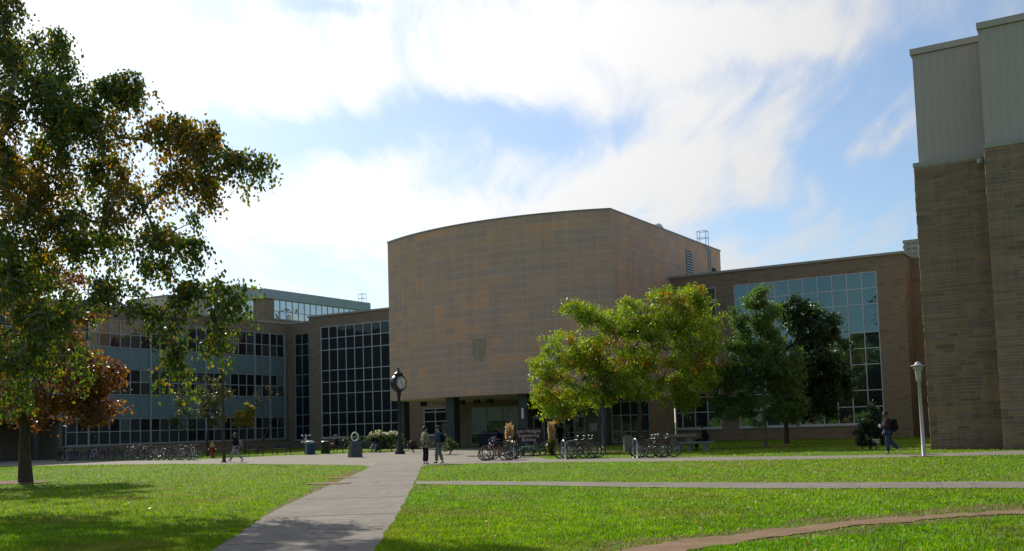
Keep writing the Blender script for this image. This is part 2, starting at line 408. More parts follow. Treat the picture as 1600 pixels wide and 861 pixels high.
m.l(m.pos(), nzv.inputs['Vector']); m.l(m.pos(), wz.inputs[0]); m.l(nzv.outputs['Color'], wz.inputs[1]); m.l(wz.outputs[0], vo.inputs['Vector'])
c = m.mixc(.8, c, m.ramp(vo.outputs[0], [(.0, (.45, .42, .4)), (.012, (1, 1, 1))]), 'MULTIPLY')
M['path'] = m.done(m.bsdf(c, .92, 0, .25, m.bump(g2, .6, .004)))
m = NT('bare_earth')
g1 = m.noise(1.4, 6, .65, vec=m.pos()); g2 = m.noise(26, 5, .7, vec=m.pos())
c = m.ramp(g1, [(.3, (.185, .118, .068)), (.7, (.32, .215, .13))])
c = m.mixc(.7, c, m.ramp(g2, [(.3, (.55, .52, .5)), (.7, (1, 1, 1))]), 'MULTIPLY')
M['earth'] = m.done(m.bsdf(c, .95, 0, .15, m.bump(g2, .7, .009)))

m = NT('worn_turf')
g1 = m.noise(3.2, 6, .7, vec=m.pos()); g2 = m.noise(28, 5, .7, vec=m.pos()); g5 = m.noise(.9, 3, .6, vec=m.pos())
mk = m.math('ADD', m.math('MULTIPLY', g1, .6), m.math('MULTIPLY', g5, .4))
c = m.mixc(m.ramp(mk, [(.44, (0, 0, 0)), (.56, (1, 1, 1))]), (.115, .19, .014), m.ramp(g1, [(.3, (.13, .085, .045)), (.7, (.22, .15, .085))]))
c = m.mixc(.75, c, m.ramp(g2, [(.3, (.45, .45, .42)), (.7, (1, 1, 1))]), 'MULTIPLY')
M['worn'] = m.done(m.bsdf(c, .95, 0, .1, m.bump(g2, .6, .009)))
M['mulch'] = paint('bark_mulch', (.06, .042, .028), .95, var=.5, scale=18)
# ================================================================== the setting
me = bpy.data.meshes.new('ground'); S_ = 3000
me.from_pydata([(-S_, -S_, 0), (S_, -S_, 0), (S_, S_, 0), (-S_, S_, 0)], [], [(0, 1, 2, 3)])
tag(link('ground', me, M['lawn']), kind='structure')

def gpts(l): return [tuple(ground(*p)[:2]) for p in l]
def wobble(pts, amp, step=.6, seed=1):
    """an outline resampled with small irregular offsets"""
    rs = random.Random(seed); out = []
    n = len(pts)
    for i in range(n):
        a = Vector(pts[i]); b = Vector(pts[(i + 1) % n]); d = (b - a).length; k = max(1, min(60, int(d / step)))
        nrm = Vector((-(b - a).y, (b - a).x)).normalized() if d > 0 else Vector((0, 0))
        for j in range(k):
            p = a.lerp(b, j / k) + nrm * rs.uniform(-amp, amp); out.append((p.x, p.y))
    return out
plaza_out = gpts([(-60, 730), (0, 729), (150, 726.5), (300, 725), (450, 725.5), (560, 727), (578, 729)]) + gpts([(662, 727), (740, 724.5), (860, 722.5), (1000, 721.5), (1200, 719), (1400, 714.5), (1600, 710.5), (1750, 707)]) \
    + gpts([(1750, 700), (1600, 704), (1400, 710.5), (1240, 713), (1050, 714.5), (930, 716.5), (858, 717.5), (800, 709), (745, 701)]) + [uv2xy(-47, 70), uv2xy(-47, 80), uv2xy(-56, 80), uv2xy(-56, 70)] \
    + gpts([(645, 704), (600, 706.5), (520, 709.5), (440, 712), (335, 717), (250, 719), (150, 719.5), (60, 719), (-60, 718.5)])
lane = gpts([(592, 723), (580, 728.5), (573, 733), (540, 748), (500, 765), (462, 783), (425, 801), (380, 830), (333, 861)]) + [(-4.1, 11.5), (-3.4, 4), (-3.1, -12), (-.2, -12), (-.6, 4), (-1.6, 11.5)] \
    + gpts([(586, 861), (606, 828), (624, 800), (640, 770), (651, 749), (656, 735), (661, 727), (663, 723)])
cross = gpts([(649, 752.5), (720, 752), (800, 752.8), (1000, 754), (1200, 754.6), (1400, 754), (1600, 753), (1750, 751)]) + gpts([(1750, 763), (1600, 763.5), (1400, 763.5), (1200, 764), (1000, 762), (850, 759.5), (720, 758), (650, 757)])
track = gpts([(1750, 790), (1600, 797.5), (1480, 804.5), (1350, 814), (1200, 829), (1080, 843.5), (1000, 854), (955, 863)]) + [(.9, 11.8), (1.5, 11.5)] + gpts([(1068, 861), (1220, 839), (1375, 819), (1505, 809), (1600, 804), (1750, 797)])
plaza_w = wobble(plaza_out, .04, .8, 3); lane_w = wobble(lane, .028, .3, 4); cross_w = wobble(cross, .04, .5, 5); track_w = wobble(wobble(track, .12, .5, 16), .06, .14, 6)
tag(poly_sheet('plaza_paving', plaza_w, .004, M['paving']), kind='structure')
tag(poly_sheet('path', lane_w, .009, M['path']), kind='structure')
path_o = bpy.data.objects['path']
def lane_x(y, side):
    e = lane[:9] if side < 0 else lane[15:]
    e = sorted(e, key=lambda p: p[1])
    return float(np.interp(y, [p[1] for p in e], [p[0] for p in e]))
for i, y in enumerate((15.4, 20.2, 25.3, 30.6, 36.2, 41.0)):
    mb = MB(); a, b = lane_x(y, -1), lane_x(y, 1); w = .016 if i != 1 else .03; sk = .12
    mb.box(-.5, .5, -.5, .5, -.5, .5, 0, Matrix.Translation(((a + b) / 2, y, .0112)) @ Matrix.Rotation(sk / 2.6, 4, 'Z') @ Matrix.Diagonal((b - a - .1, w, .003, 1)))
    mb.build('joint', M['mulch'], path_o)
tag(poly_sheet('cross_path', cross_w, .013, M['path']), kind='structure')
fringe = gpts([(1750, 780), (1600, 787), (1480, 795), (1350, 805), (1200, 820), (1080, 834), (975, 849), (900, 863)]) + [(.1, 11.8), (1.7, 11.5)] + gpts([(1120, 861), (1260, 845), (1410, 826), (1530, 816), (1600, 811), (1750, 803)])
fringe_w = wobble(wobble(fringe, .35, 1.0, 26), .12, .22, 27)
edge_l = gpts([(560, 733), (520, 748), (478, 768), (430, 792), (395, 812)]) + gpts([(420, 805), (462, 786), (502, 767), (541, 750), (573, 735)])
edge_w = wobble(wobble(edge_l, .18, 1.0, 28), .06, .25, 29)
tag(poly_sheet('worn_turf', fringe_w, .004, M['worn']), kind='structure'); tag(poly_sheet('worn_path_edge', edge_w, .0065, M['worn']), kind='structure')
tag(poly_sheet('dirt_track', track_w, .017, M['earth']), kind='structure')
def patch_outline(c, rx, ry, seed, rot=0):
    rs = random.Random(seed); out = []
    for k in range(18):
        a = 2 * math.pi * k / 18; q = 1 + rs.uniform(-.28, .28)
        x, y = rx * q * math.cos(a), ry * q * math.sin(a)
        out.append((c[0] + x * math.cos(rot) - y * math.sin(rot), c[1] + x * math.sin(rot) + y * math.cos(rot)))
    return out
bare = []
for i, (px, py, rx, ry) in enumerate([(533, 747, .75, .32), (516, 756, .9, .5), (1440, 713.5, .55, .5), (1205, 698, 1.6, 1.2), (1000, 703, 1.1, .9), (945, 706, 1.3, .9)]):
    o = patch_outline(ground(px, py), rx, ry, 40 + i, -.6); bare.append(o)
    tag(poly_sheet('bare_soil_patch', o, .021 + .003 * i, M['earth']), kind='structure')
# low mound of soil round the copper tree's foot
mb = MB(); c = ground(22, 756); prof = [(1.5, -.02), (1.1, .05), (.6, .11), (.2, .13)]
mb.lathe(prof, 20, 0, (c.x, c.y, 0)); tag(mb.build('soil_mound', M['earth'], None, True), kind='structure')
# planting bed under the sign
bed = patch_outline(ground(838, 711), 4.3, 1.3, 77, -.35)
tag(poly_sheet('planting_bed', bed, .045, M['mulch']), kind='structure')

# ================================================================== buildings
unit = MB().box(-.5, .5, -.5, .5, -.5, .5).mesh('unit_piece')
UNIT = {}
def unit_mesh(matkey):
    if matkey not in UNIT:
        u = unit.copy(); u.materials.clear(); u.materials.append(M[matkey]); u.name = 'piece_' + matkey; UNIT[matkey] = u
    return UNIT[matkey]
rs = random.Random(11)
class Bld:
    def __init__(s, name, label, U0, V0, cat='building'):
        x, y = uv2xy(U0, V0)
        s.o = tag(empty(name, (x, y, 0), -ANG), label, cat); s.U0, s.V0 = U0, V0
    def L(s, U, V): return U - s.U0, V - s.V0
    def box(s, mb, U0, U1, V0, V1, z0, z1, mi=0): return mb.box(U0 - s.U0, U1 - s.U0, V0 - s.V0, V1 - s.V0, z0, z1, mi)
    def fbox(s, mb, ax, c, a, b, d0, d1, z0, z1, mi=0):
        """box on a facade: ax 'V' faces the viewer side (-v), ax 'U' faces +u; d runs inwards"""
        if ax == 'V': return s.box(mb, a, b, c + d0, c + d1, z0, z1, mi)
        return s.box(mb, c - d1, c - d0, a, b, z0, z1, mi)
    def piece(s, name, matkey, ax, c, a, b, d0, d1, z0, z1, parent=None, tilt=0.0):
        o = bpy.data.objects.new(name, unit_mesh(matkey)); col.objects.link(o); o.parent = parent or s.o
        m_ = (a + b) / 2; dm = (d0 + d1) / 2
        if ax == 'V': o.location = (m_ - s.U0, c + dm - s.V0, (z0 + z1) / 2); o.scale = (b - a, d1 - d0, z1 - z0)
        else: o.location = (c - dm - s.U0, m_ - s.V0, (z0 + z1) / 2); o.scale = (d1 - d0, b - a, z1 - z0)
        if tilt: o.rotation_euler = (rs.gauss(0, tilt) if ax == 'V' else 0, rs.gauss(0, tilt) if ax == 'U' else 0, rs.gauss(0, tilt))
        return o
    def wall(s, mb, ax, c, a, b, z0, z1, holes, d0=0.0, d1=.45, mi=0):
        """wall with rectangular openings (a, b, z0, z1) sorted along it"""
        x = a
        for (ha, hb, hz0, hz1) in sorted(holes):
            if ha > x: s.fbox(mb, ax, c, x, ha, d0, d1, z0, z1, mi)
            if hz0 > z0: s.fbox(mb, ax, c, ha, hb, d0, d1, z0, hz0, mi)
            if hz1 < z1: s.fbox(mb, ax, c, ha, hb, d0, d1, hz1, z1, mi)
            x = hb
        if b > x: s.fbox(mb, ax, c, x, b, d0, d1, z0, z1, mi)
    def window(s, ax, c, ss, zs, glass='glass', bar=.07, mat='alu', d=.14, sill=True, pick=None, tilt=.004, name='window'):
        mb = MB(); h = bar / 2
        for i, x in enumerate(ss): 
            e0 = 0 if i == 0 else h; e1 = 0 if i == len(ss) - 1 else h
            s.fbox(mb, ax, c, x - e0 if i else x, x + (e1 if i else bar * 0.9) if i < len(ss) - 1 else x, .02, d, zs[0], zs[-1]) if 0 < i < len(ss) - 1 else None
        s.fbox(mb, ax, c, ss[0], ss[0] + bar, .015, d, zs[0], zs[-1]); s.fbox(mb, ax, c, ss[-1] - bar, ss[-1], .015, d, zs[0], zs[-1])
        for j, z in enumerate(zs):
            if j == 0: s.fbox(mb, ax, c, ss[0] + bar, ss[-1] - bar, .012, d, z, z + bar)
            elif j == len(zs) - 1: s.fbox(mb, ax, c, ss[0] + bar, ss[-1] - bar, .012, d, z - bar, z)
            else:
                for i in range(len(ss) - 1):
                    s.fbox(mb, ax, c, ss[i] + (bar if i == 0 else h), ss[i + 1] - (bar if i == len(ss) - 2 else h), .024, d, z - h, z + h)
        w = mb.build(name, M[mat], s.o)
        for i in range(len(ss) - 1):
            for j in range(len(zs) - 1):
                g = pick(i, j) if pick else glass
                s.piece('pane', g, ax, c, ss[i] + h, ss[i + 1] - h, d * .55, d * .55 + .012, zs[j] + h, zs[j + 1] - h, w, tilt)
        if sill: 
            m2 = MB(); s.fbox(m2, ax, c, ss[0] - .08, ss[-1] + .08, -.09, .012, zs[0] - .13, zs[0] - .005); m2.build('sill', M[mat], w)
        return w
def lin(a, b, n): return [a + (b - a) * i / n for i in range(n + 1)]

# ---- curved auditorium block over the entrance
UC, VB, HB, HBOT, SAG, HALF = -44.3, 69.83, 18.29, 4.22, 2.46, 10.94
RAD = (HALF ** 2 + SAG ** 2) / (2 * SAG); CY = RAD - SAG; TH = math.asin(HALF / RAD); DEEP = 24.43
blk = Bld('auditorium_block', 'windowless block with curved sandstone panel front over the main entrance', UC, VB)
def arc(r, n=40, t0=-TH, t1=TH): return [(r * math.sin(t0 + (t1 - t0) * i / n), CY - r * math.cos(t0 + (t1 - t0) * i / n)) for i in range(n + 1)]
def prism(mb, pts, z0, z1, mi=0):
    n = len(pts); z0s = z0 if isinstance(z0, list) else [z0] * n
    mb.add([(x, y, z) for (x, y), z in zip(pts, z0s)] + [(x, y, z1) for x, y in pts], [tuple(range(n))[::-1], tuple(range(n, 2 * n))] + [(i, (i + 1) % n, n + (i + 1) % n, n + i) for i in range(n)], mi)
foot = arc(RAD - .002); foot = [(max(-HALF + .002, min(HALF - .002, x)), y) for x, y in foot] + [(HALF - .002, DEEP), (-HALF + .002, DEEP)]
mb = MB(); prism(mb, foot, HBOT + .05, HB - .06); mb.build('wall', M['joint'], blk.o)
mb = MB(); cp = arc(RAD + .06); cp = cp + [(HALF + .06, DEEP + .06), (-HALF - .06, DEEP + .06)]; prism(mb, cp, HB - .10, HB + .03); mb.build('roof_edge', M['coping'], blk.o)
# sloped soffit under the hall
mb = MB(); sf = arc(RAD - .02, 24); sf = [(max(-HALF + .02, min(HALF - .02, x)), y) for x, y in sf]
n = len(sf)
back = 12.0
mb.add([(x, y, HBOT + .02) for x, y in sf] + [(HALF - .02, back, 3.78), (-HALF + .02, back, 3.78)] + [(x, y, HBOT + .08) for x, y in sf] + [(HALF - .02, back, HBOT + .08), (-HALF + .02, back, HBOT + .08)],
       [tuple(range(n + 2))[::-1], tuple(range(n + 2, 2 * n + 4))] + [(i, (i + 1) % (n + 2), n + 2 + (i + 1) % (n + 2), n + 2 + i) for i in range(n + 2)])
mb.build('soffit', M['soffit'], blk.o)
NR, NC = 22, 20; RH = (HB - .12 - HBOT) / NR; da = 2 * TH / NC; pw0 = RAD * da
cands = []
for r in range(NR):
    for c in range(NC):
        th = -TH + (c + .5) * da
        cands.append((th, r, 'f', c))
inv = cam.matrix_world.inverted()
def project(P):
    q = inv @ Vector(P); return PPX + FPX * q.x / -q.z, PPY - FPX * q.y / -q.z
def panel_xform(th, r):
    x, y = (RAD - .02) * math.sin(th), CY - (RAD - .02) * math.cos(th); z = HBOT + (r + .5) * RH
    return Matrix.Translation((x, y, z)) @ Matrix.Rotation(th, 4, 'Z') @ Matrix.Diagonal((pw0 - .05, .05, RH - .045, 1))
blk_w = Matrix.Translation((*uv2xy(UC, VB), 0)) @ Matrix.Rotation(-ANG, 4, 'Z')
scored = []
for (th, r, k, c) in cands:
    P = blk_w @ panel_xform(th, r).translation; px, py = project(P)
    hid = px > 835 and py > 470 + max(0, 905 - px) * .9
    hid = hid or (px > 950 and py > 440)
    shield = (8 <= c <= 9 and 6 <= r <= 8) and False
    vis = math.cos(th - math.radians(0)) / P.length
    nrm = (blk_w.to_3x3() @ Vector((math.sin(th), -math.cos(th), 0)))
    vis = max(0.0, nrm.dot((Vector((0, 0, EYE)) - P).normalized())) / P.length ** 2
    scored.append((-vis if not hid else 1, th, r))
scored.sort(key=lambda t: t[0])
tone = {}
for r in range(NR):
    q = rs.random()
    for c in range(NC):
        if rs.random() > .45: q = rs.random()
        if r and rs.random() < .12: q = tone[(r - 1, c)]
        tone[(r, c)] = q
rest = MB()
for i, (s_, th, r) in enumerate(scored):
    X = panel_xform(th, r)
    if i < 300:
        o = bpy.data.objects.new('sandstone_panel', unit_mesh('panel')); col.objects.link(o); o.parent = blk.o
        v_ = tone[(r, int(round((th + TH) / da - .5)))]; o.color = (v_, v_, v_, 1); o.location = X.translation; o.rotation_euler = (0, 0, th); o.scale = (pw0 - .05, .05 + rs.uniform(-.002, .004), RH - .045)
    else: rest.box(-.5, .5, -.5, .5, -.5, .5, 0, X)
for side in (1, -1):
    nside = 21; sw = DEEP / nside
    for c in range(nside):
        for r in range(NR):
            z0 = HBOT + r * RH
            if c * sw > 11.4 and z0 < 13.0: continue
            x = side * (HALF - .02)
            rest.box(x - .025, x + .025, c * sw + .018, (c + 1) * sw - .018, z0 + .018, z0 + RH - .018)
tag(rest.build('sandstone_panels', M['panel_i'], blk.o), kind='stuff')
# carved shield on the front
def shield_pts(w, h, n=10):
    p = [(-w, h), (w, h), (w, .1 * h)]
    for i in range(1, n): a = i / n * math.pi / 2; p.append((w * math.cos(a) ** .8, .1 * h - 1.1 * h * math.sin(a)))
    p.append((0, -h))
    return p + [(-x, y) for x, y in p[2:-1]][::-1]
U_s, z_s = onV(748.5, 546.5, 67.4); th_s = math.asin((U_s - UC) / RAD)
mb = MB(); W_, H_ = .60, .92
po = shield_pts(W_, H_); pi_ = shield_pts(W_ * .86, H_ * .88); n = len(po)
mb.add([(x, 0, z) for x, z in po] + [(x, -.06, z) for x, z in po] + [(x, -.06, z) for x, z in pi_] + [(x, -.012, z) for x, z in pi_],
       [(i, (i + 1) % n, n + (i + 1) % n, n + i) for i in range(n)] + [(n + i, n + (i + 1) % n, 2 * n + (i + 1) % n, 2 * n + i) for i in range(n)] + [(2 * n + i, 2 * n + (i + 1) % n, 3 * n + (i + 1) % n, 3 * n + i) for i in range(n)] + [tuple(range(3 * n, 4 * n))])
mb.box(-W_ * .85, W_ * .85, -.055, -.01, .30, .36); mb.box(-W_ * .85, W_ * .85, -.05, -.01, -.02, .03)
for k in range(4): mb.box(-.46 + k * .26, -.32 + k * .26, -.055, -.01, .44, .74); mb.box(-.42 + k * .26, -.26 + k * .26, -.05, -.01, .52, .58)
for k in range(4): mb.lathe([(.10, -.05), (.09, 0), (.05, .02)], 8, 0, (0, 0, 0), Matrix.Translation((-.36 + k * .24, -.02, .17)) @ Matrix.Rotation(math.pi / 2, 4, 'X'))
mb.lathe([(.17, -.05), (.15, .0), (.06, .03)], 9, 0, (0, 0, 0), Matrix.Translation((-.18, -.02, -.26)) @ Matrix.Rotation(math.pi / 2, 4, 'X'))
for k, (x, z, a) in enumerate([(.2, -.2, .5), (.24, -.36, -.4), (.05, -.45, .9), (-.02, -.62, .2), (.3, -.12, 0)]):
    mb.box(-.14, .14, -.05, 0, -.03, .03, 0, Matrix.Translation((x, -.01, z)) @ Matrix.Rotation(a, 4, 'Y'))
M['carved'] = paint('carved_sandstone', (.43, .335, .25), .9, var=.15, scale=10)
o = mb.build('carved_shield', M['carved'], blk.o)
rr = RAD + .005; o.location = (rr * math.sin(th_s), CY - rr * math.cos(th_s), z_s); o.rotation_euler = (0, 0, th_s)
# columns
for (px, V, w) in [(631, 71.6, .74), (708, 68.9, .82), (822, 69.0, .76), (944, 70.4, .8)]:
    U, _ = onV(px, 665, V); mb = MB(); blk.box(mb, U - w / 2, U + w / 2, V - w / 2, V + w / 2, 0, 4.25); blk.box(mb, U - w / 2 - .03, U + w / 2 + .03, V - w / 2 - .03, V + w / 2 + .03, 0, .18)
    mb.build('column', M['column'], blk.o)
U, z = onV(817, 645, 68.55); mb = MB(); blk.box(mb, U - .1, U + .1, 68.48, 68.6, z - .45, z + .38); mb.build('wall_light', M['white'], blk.o)
# ceiling lamps under the soffit
for (px, py) in [(662, 629.5), (745, 630.5), (765, 624.5), (722, 637)]:
    U, z = onV(px, py, 73.0); mb = MB(); blk.box(mb, U - .22, U + .22, 72.8, 73.2, 3.78, 4.16); blk.box(mb, U - .27, U + .27, 72.75, 73.25, 3.74, 3.78); mb.build('ceiling_lamp', M['black'], blk.o)
# entrance lobby under the hall
VL = 76.0; LL = -52.4
mb = MB()
holes = [(-51.05, -45.95, .15, 3.5), (-44.55, -39.35, .03, 3.5), (-36.9, -33.5, .15, 3.5)]
blk.wall(mb, 'V', VL, LL, -33.38, 0, 4.08, holes, 0, .35); blk.box(mb, LL + .35, -33.7, 80.6, 80.9, 0, 4.0); blk.box(mb, LL, LL + .35, VL + .35, 81.0, 0, 3.85)
blk.box(mb, -33.7, -33.38, VL + .35, 81.0, 0, 3.85); mb.build('lobby_wall', M['stone'], blk.o)
blk.window('V', VL, lin(-51.05, -45.95, 3), [.15, 1.15, 2.3, 3.5], 'glass_dark', mat='alu_dull', sill=False)
blk.window('V', VL, lin(-36.9, -33.5, 4), [.15, 1.0, 2.35, 3.5], 'glass_dark', mat='alu_dull', sill=False)
mb = MB(); blk.fbox(mb, 'V', VL, -44.55, -39.35, .03, .2, 2.42, 2.55); tr = mb.build('transom', M['alu_dull'], blk.o)
blk.piece('pane', 'glass_dark', 'V', VL, -44.5, -39.4, .1, .12, 2.56, 3.48, tr)
for k in range(5):
    a = -44.5 + k * 1.03; b = a + .99; mb = MB()
    for (x0, x1, z0, z1) in [(a, a + .11, .04, 2.41), (b - .11, b, .04, 2.41), (a + .11, b - .11, .04, .3), (a + .11, b - .11, 2.28, 2.41), (a + .11, b - .11, .98, 1.08)]: blk.fbox(mb, 'V', VL, x0, x1, .04, .11, z0, z1)
    d = mb.build('door', M['alu_dull'], blk.o); blk.piece('pane', 'glass_dark', 'V', VL, a + .1, b - .1, .07, .085, .28, 2.3, d)
    mb = MB(); x = b - .16 if k % 2 == 0 else a + .12; blk.fbox(mb, 'V', VL, x, x + .035, -.03, .04, .85, 1.25); mb.build('handle', M['steel'], d)
U, z = onV(928, 667.5, VL); mb = MB(); blk.fbox(mb, 'V', VL, U - .42, U + .42, -.05, -.004, z - .35, z + .35); blk.fbox(mb, 'V', VL, U - .36, U + .36, -.056, -.051, z - .29, z + .29, 1); mb.build('notice_board', [M['alu_dull'], paint('paper', (.5, .5, .45), .8)], blk.o)
# things fixed on the roof and side
def side_pt(px, py): return onU(px, py, UC + HALF)
v, z = side_pt(1077, 411); mb = MB()
for k in range(9): blk.fbox(mb, 'U', UC + HALF, v - .75, v + .75, -.05, .02, z - 1.05 + k * .24, z - .92 + k * .24)
blk.fbox(mb, 'U', UC + HALF, v - .8, v + .8, -.012, .01, z - 1.1, z + 1.1, 1); mb.build('louvre_vent', [M['alu_dull'], M['dark']], blk.o)
v0, _ = side_pt(1000, 348); 
def roof_part(name, px, py, U, fn, mat):
    V, z = onU(px, py, U); mb = MB(); fn(mb, U - UC, V - VB, HB); return mb.build(name, mat, blk.o)
def hood(mb, x, y, z):
    pr = []
    for k in range(9): a = math.pi * k / 8; pr.append((1.15 * math.cos(a), .05 + 1.0 * math.sin(a) ** .8))
    n = len(pr)
    mb.add([(x - .8, y + q, z + h) for q, h in pr] + [(x + .8, y + q, z + h) for q, h in pr], [tuple(range(n)), tuple(range(n, 2 * n))[::-1]] + [(i, n + i, n + i + 1, i + 1) for i in range(n - 1)])
    mb.box(x - .7, x + .7, y - 1.1, y + 1.1, z, z + .1)
roof_part('vent_hood', 1018, 350, UC + HALF - 2.2, hood, M['alu'])
def cage(mb, x, y, z, h=1.35):
    for a in (-.42, .42):
        for b in (-.35, .35): mb.tube([(x + a, y + b, z - .4), (x + a, y + b, z + h)], .028, 6)
    for q in (h, h * .52):
        mb.tube([(x - .42, y - .35, z + q), (x + .42, y - .35, z + q), (x + .42, y + .35, z + q), (x - .42, y + .35, z + q), (x - .42, y - .35, z + q)], .026, 6)
roof_part('ladder_cage', 1098, 372, UC + HALF - .3, cage, M['alu_dull'])
v, z = side_pt(1107, 412); mb = MB()
blk.fbox(mb, 'U', UC + HALF, v - .05, v + .05, -.09, -.04, 14.3, 18.0); blk.fbox(mb, 'U', UC + HALF, v + .5, v + .6, -.09, -.04, 14.3, 18.0)
for k in range(11): blk.fbox(mb, 'U', UC + HALF, v + .05, v + .5, -.08, -.05, 14.5 + k * .33, 14.54 + k * .33)
mb.build('ladder', M['alu_dull'], blk.o)
v, z = side_pt(1113, 415); mb = MB(); blk.fbox(mb, 'U', UC + HALF, v - .2, v + .9, -.03, .02, 14.3, 16.3); mb.build('roof_door', M['dark'], blk.o)
v, z = side_pt(1122, 415); mb = MB()
for q in (0, 1.6): mb.tube([(HALF + .3 + q * .0, v - VB + q, 14.2), (HALF + .3, v - VB + q, 15.35)], .05, 6)
mb.tube([(HALF + .3, v - VB - .4, 15.35), (HALF + .3, v - VB + 1.7, 15.35)], .07, 6); mb.build('railing', M['alu_dull'], blk.o)

# ---- glazed wings left and right of the block
VW, HW, VB2 = 81.06, 14.22, 84.32
ZR = [1.1, 2.43, 3.7, 5.7, 6.95, 8.2, 10.38, 11.63, 12.9]
wr = Bld('glazed_wing', 'stone wing with tall teal gridded window right of the curved block', -24, VW)
mb = MB(); w1 = lin(-27.65, -16.2, 10); w2 = [-33.3, -32.68, -31.54, -30.4, -29.25]
wr.wall(mb, 'V', VW, -33.32, -14.18, 0, HW - .2, [(-27.65, -16.2, 1.1, 12.9), (-33.3, -29.25, 1.1, 12.9)])
wr.box(mb, -14.63, -14.18, VW + .45, VB2 + .45, 0, HW - .2); wr.wall(mb, 'V', VB2, -14.18, -8.6, 0, HW - .2, [])
wr.box(mb, -8.6, 8, VB2, VB2 + .45, 0, HW - .2)
mb.build('wall', M['stone'], wr.o)
mb = MB(); wr.box(mb, -33.3, -14.05, VW - .13, VB2 - .1, HW - .19, HW); wr.box(mb, -33.3, 8, VB2 - .1, VB2 + 18, HW - .19, HW); mb.build('roof', M['coping_pale'], wr.o)
def blinds(g, p):
    return lambda i, j: 'glass_blind' if rs.random() < p else g
wr.window('V', VW, w1, ZR, 'glass', tilt=.006, pick=blinds('glass', .03)); wr.window('V', VW, w2, ZR, 'glass', tilt=.006)
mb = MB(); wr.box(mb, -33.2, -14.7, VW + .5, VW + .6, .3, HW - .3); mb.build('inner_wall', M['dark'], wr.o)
wl = Bld('glazed_wing', 'stone wing with tall dark gridded window left of the curved block', -66, VW)
mb = MB(); wl.wall(mb, 'V', VW, -75.09, -52.45, 0, HW - .2, [(-73.45, -61.8, 1.1, 12.9), (-60.0, -54.4, 1.1, 3.72)])
wl.box(mb, -75.09, -74.64, VW + .45, VB2, 0, HW - .2); wl.wall(mb, 'V', VB2, -81.3, -74.64, 0, HW - .2, [(-80.3, -78.15, .9, 12.85)])
mb.build('wall', M['stone'], wl.o)
mb = MB(); wl.box(mb, -75.2, -55.3, VW - .13, VB2 - .1, HW - .19, HW); wl.box(mb, -81.2, -55.3, VB2 - .1, VB2 + 12, HW - .19, HW); mb.build('roof', M['coping_pale'], wl.o)
wl.window('V', VW, lin(-73.45, -61.8, 10), ZR, 'glass_dark', tilt=.006, pick=blinds('glass_dark', .0))
wl.window('V', VW, lin(-60.0, -54.4, 4), [1.1, 2.43, 3.35, 3.72], 'glass_dark')
wl.window('V', VB2, lin(-80.3, -78.15, 2), [.9] + ZR[1:-1] + [12.85], 'glass_dark', bar=.06, mat='alu_dull')
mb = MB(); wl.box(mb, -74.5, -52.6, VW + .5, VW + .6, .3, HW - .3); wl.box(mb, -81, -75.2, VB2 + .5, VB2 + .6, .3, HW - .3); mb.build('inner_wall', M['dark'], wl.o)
mb = MB(); wl.box(mb, -97, -55.4, VB2 + 11.6, VB2 + 11.95, 0, HW - .2); wl.box(mb, -82.2, -81.3, VB2 + .005, VB2 + 11.6, 0, HW - .2); mb.build('back_wall', M['stone'], wl.o)
mb = MB(); wr.box(mb, -33.3, 8, VB2 + 17.6, VB2 + 17.95, 0, HW - .2); mb.build('back_wall', M['stone'], wr.o)

# ---- classroom wing closing the court on the left
UL = -81.34; VEND, VPASS = 40.0, 55.9
cw = Bld('classroom_wing', 'long three storey wing with teal spandrel bands and ribbon windows', UL, 62)
bands = [(1.1, 3.55), (5.75, 8.22), (10.2, 12.85)]
nb = 37; vs_ = [83.75 - 1.145 * i for i in range(nb + 1)][::-1]
mb = MB()
cw.fbox(mb, 'U', UL, VPASS, 84.3, 0, .45, 0, 1.08); cw.fbox(mb, 'U', UL, VEND, 84.3, 0, .45, 12.85, HW - .2)
cw.fbox(mb, 'U', UL, 83.75, 84.3, 0, .45, 1.08, 12.85); cw.fbox(mb, 'U', UL, VEND, vs_[0], 0, .45, 3.55, 12.85)
cw.box(mb, UL - 16, UL - .45, VEND, VEND + .45, 3.55, HW - .2)
cw.box(mb, UL - 6, UL - 5.6, VEND, VPASS, 0, 3.5); cw.box(mb, UL - 5.6, UL - .45, VPASS, VPASS + .45, 0, 3.5)
mb.build('wall', M['stone'], cw.o)
mb = MB(); cw.box(mb, UL - 16, UL - .02, VEND, VPASS, 3.35, 3.5); cw.box(mb, UL - 16, UL - 15.6, VEND + .5, 84.2, 0, HW - .2); mb.build('passage_ceiling', M['dark'], cw.o)
for k in range(3): 
    mb = MB(); v = VEND + 1 + k * 6.2; cw.box(mb, UL - .5, UL - .05, v - .25, v + .25, 0, 3.34); mb.build('column', M['column'], cw.o)
mb = MB(); cw.box(mb, UL - 16, UL + .12, VEND - .1, 84.2, HW - .19, HW); mb.build('roof', M['coping_pale'], cw.o)
mb = MB(); cw.fbox(mb, 'U', UL, VPASS - .05, 83.7, -.14, .0, 1.0, 1.085); mb.build('ledge', M['coping_pale'], cw.o)
mb = MB(); cw.box(mb, UL - .7, UL - .55, VEND + .5, VPASS + .5, 3.6, HW - .3); cw.box(mb, UL - .7, UL - .55, VPASS + .5, 84.25, .3, HW - .3); cw.box(mb, UL - 16, UL - .9, 84.26, 84.6, 0, HW - .2); mb.build('inner_wall', M['dark'], cw.o)
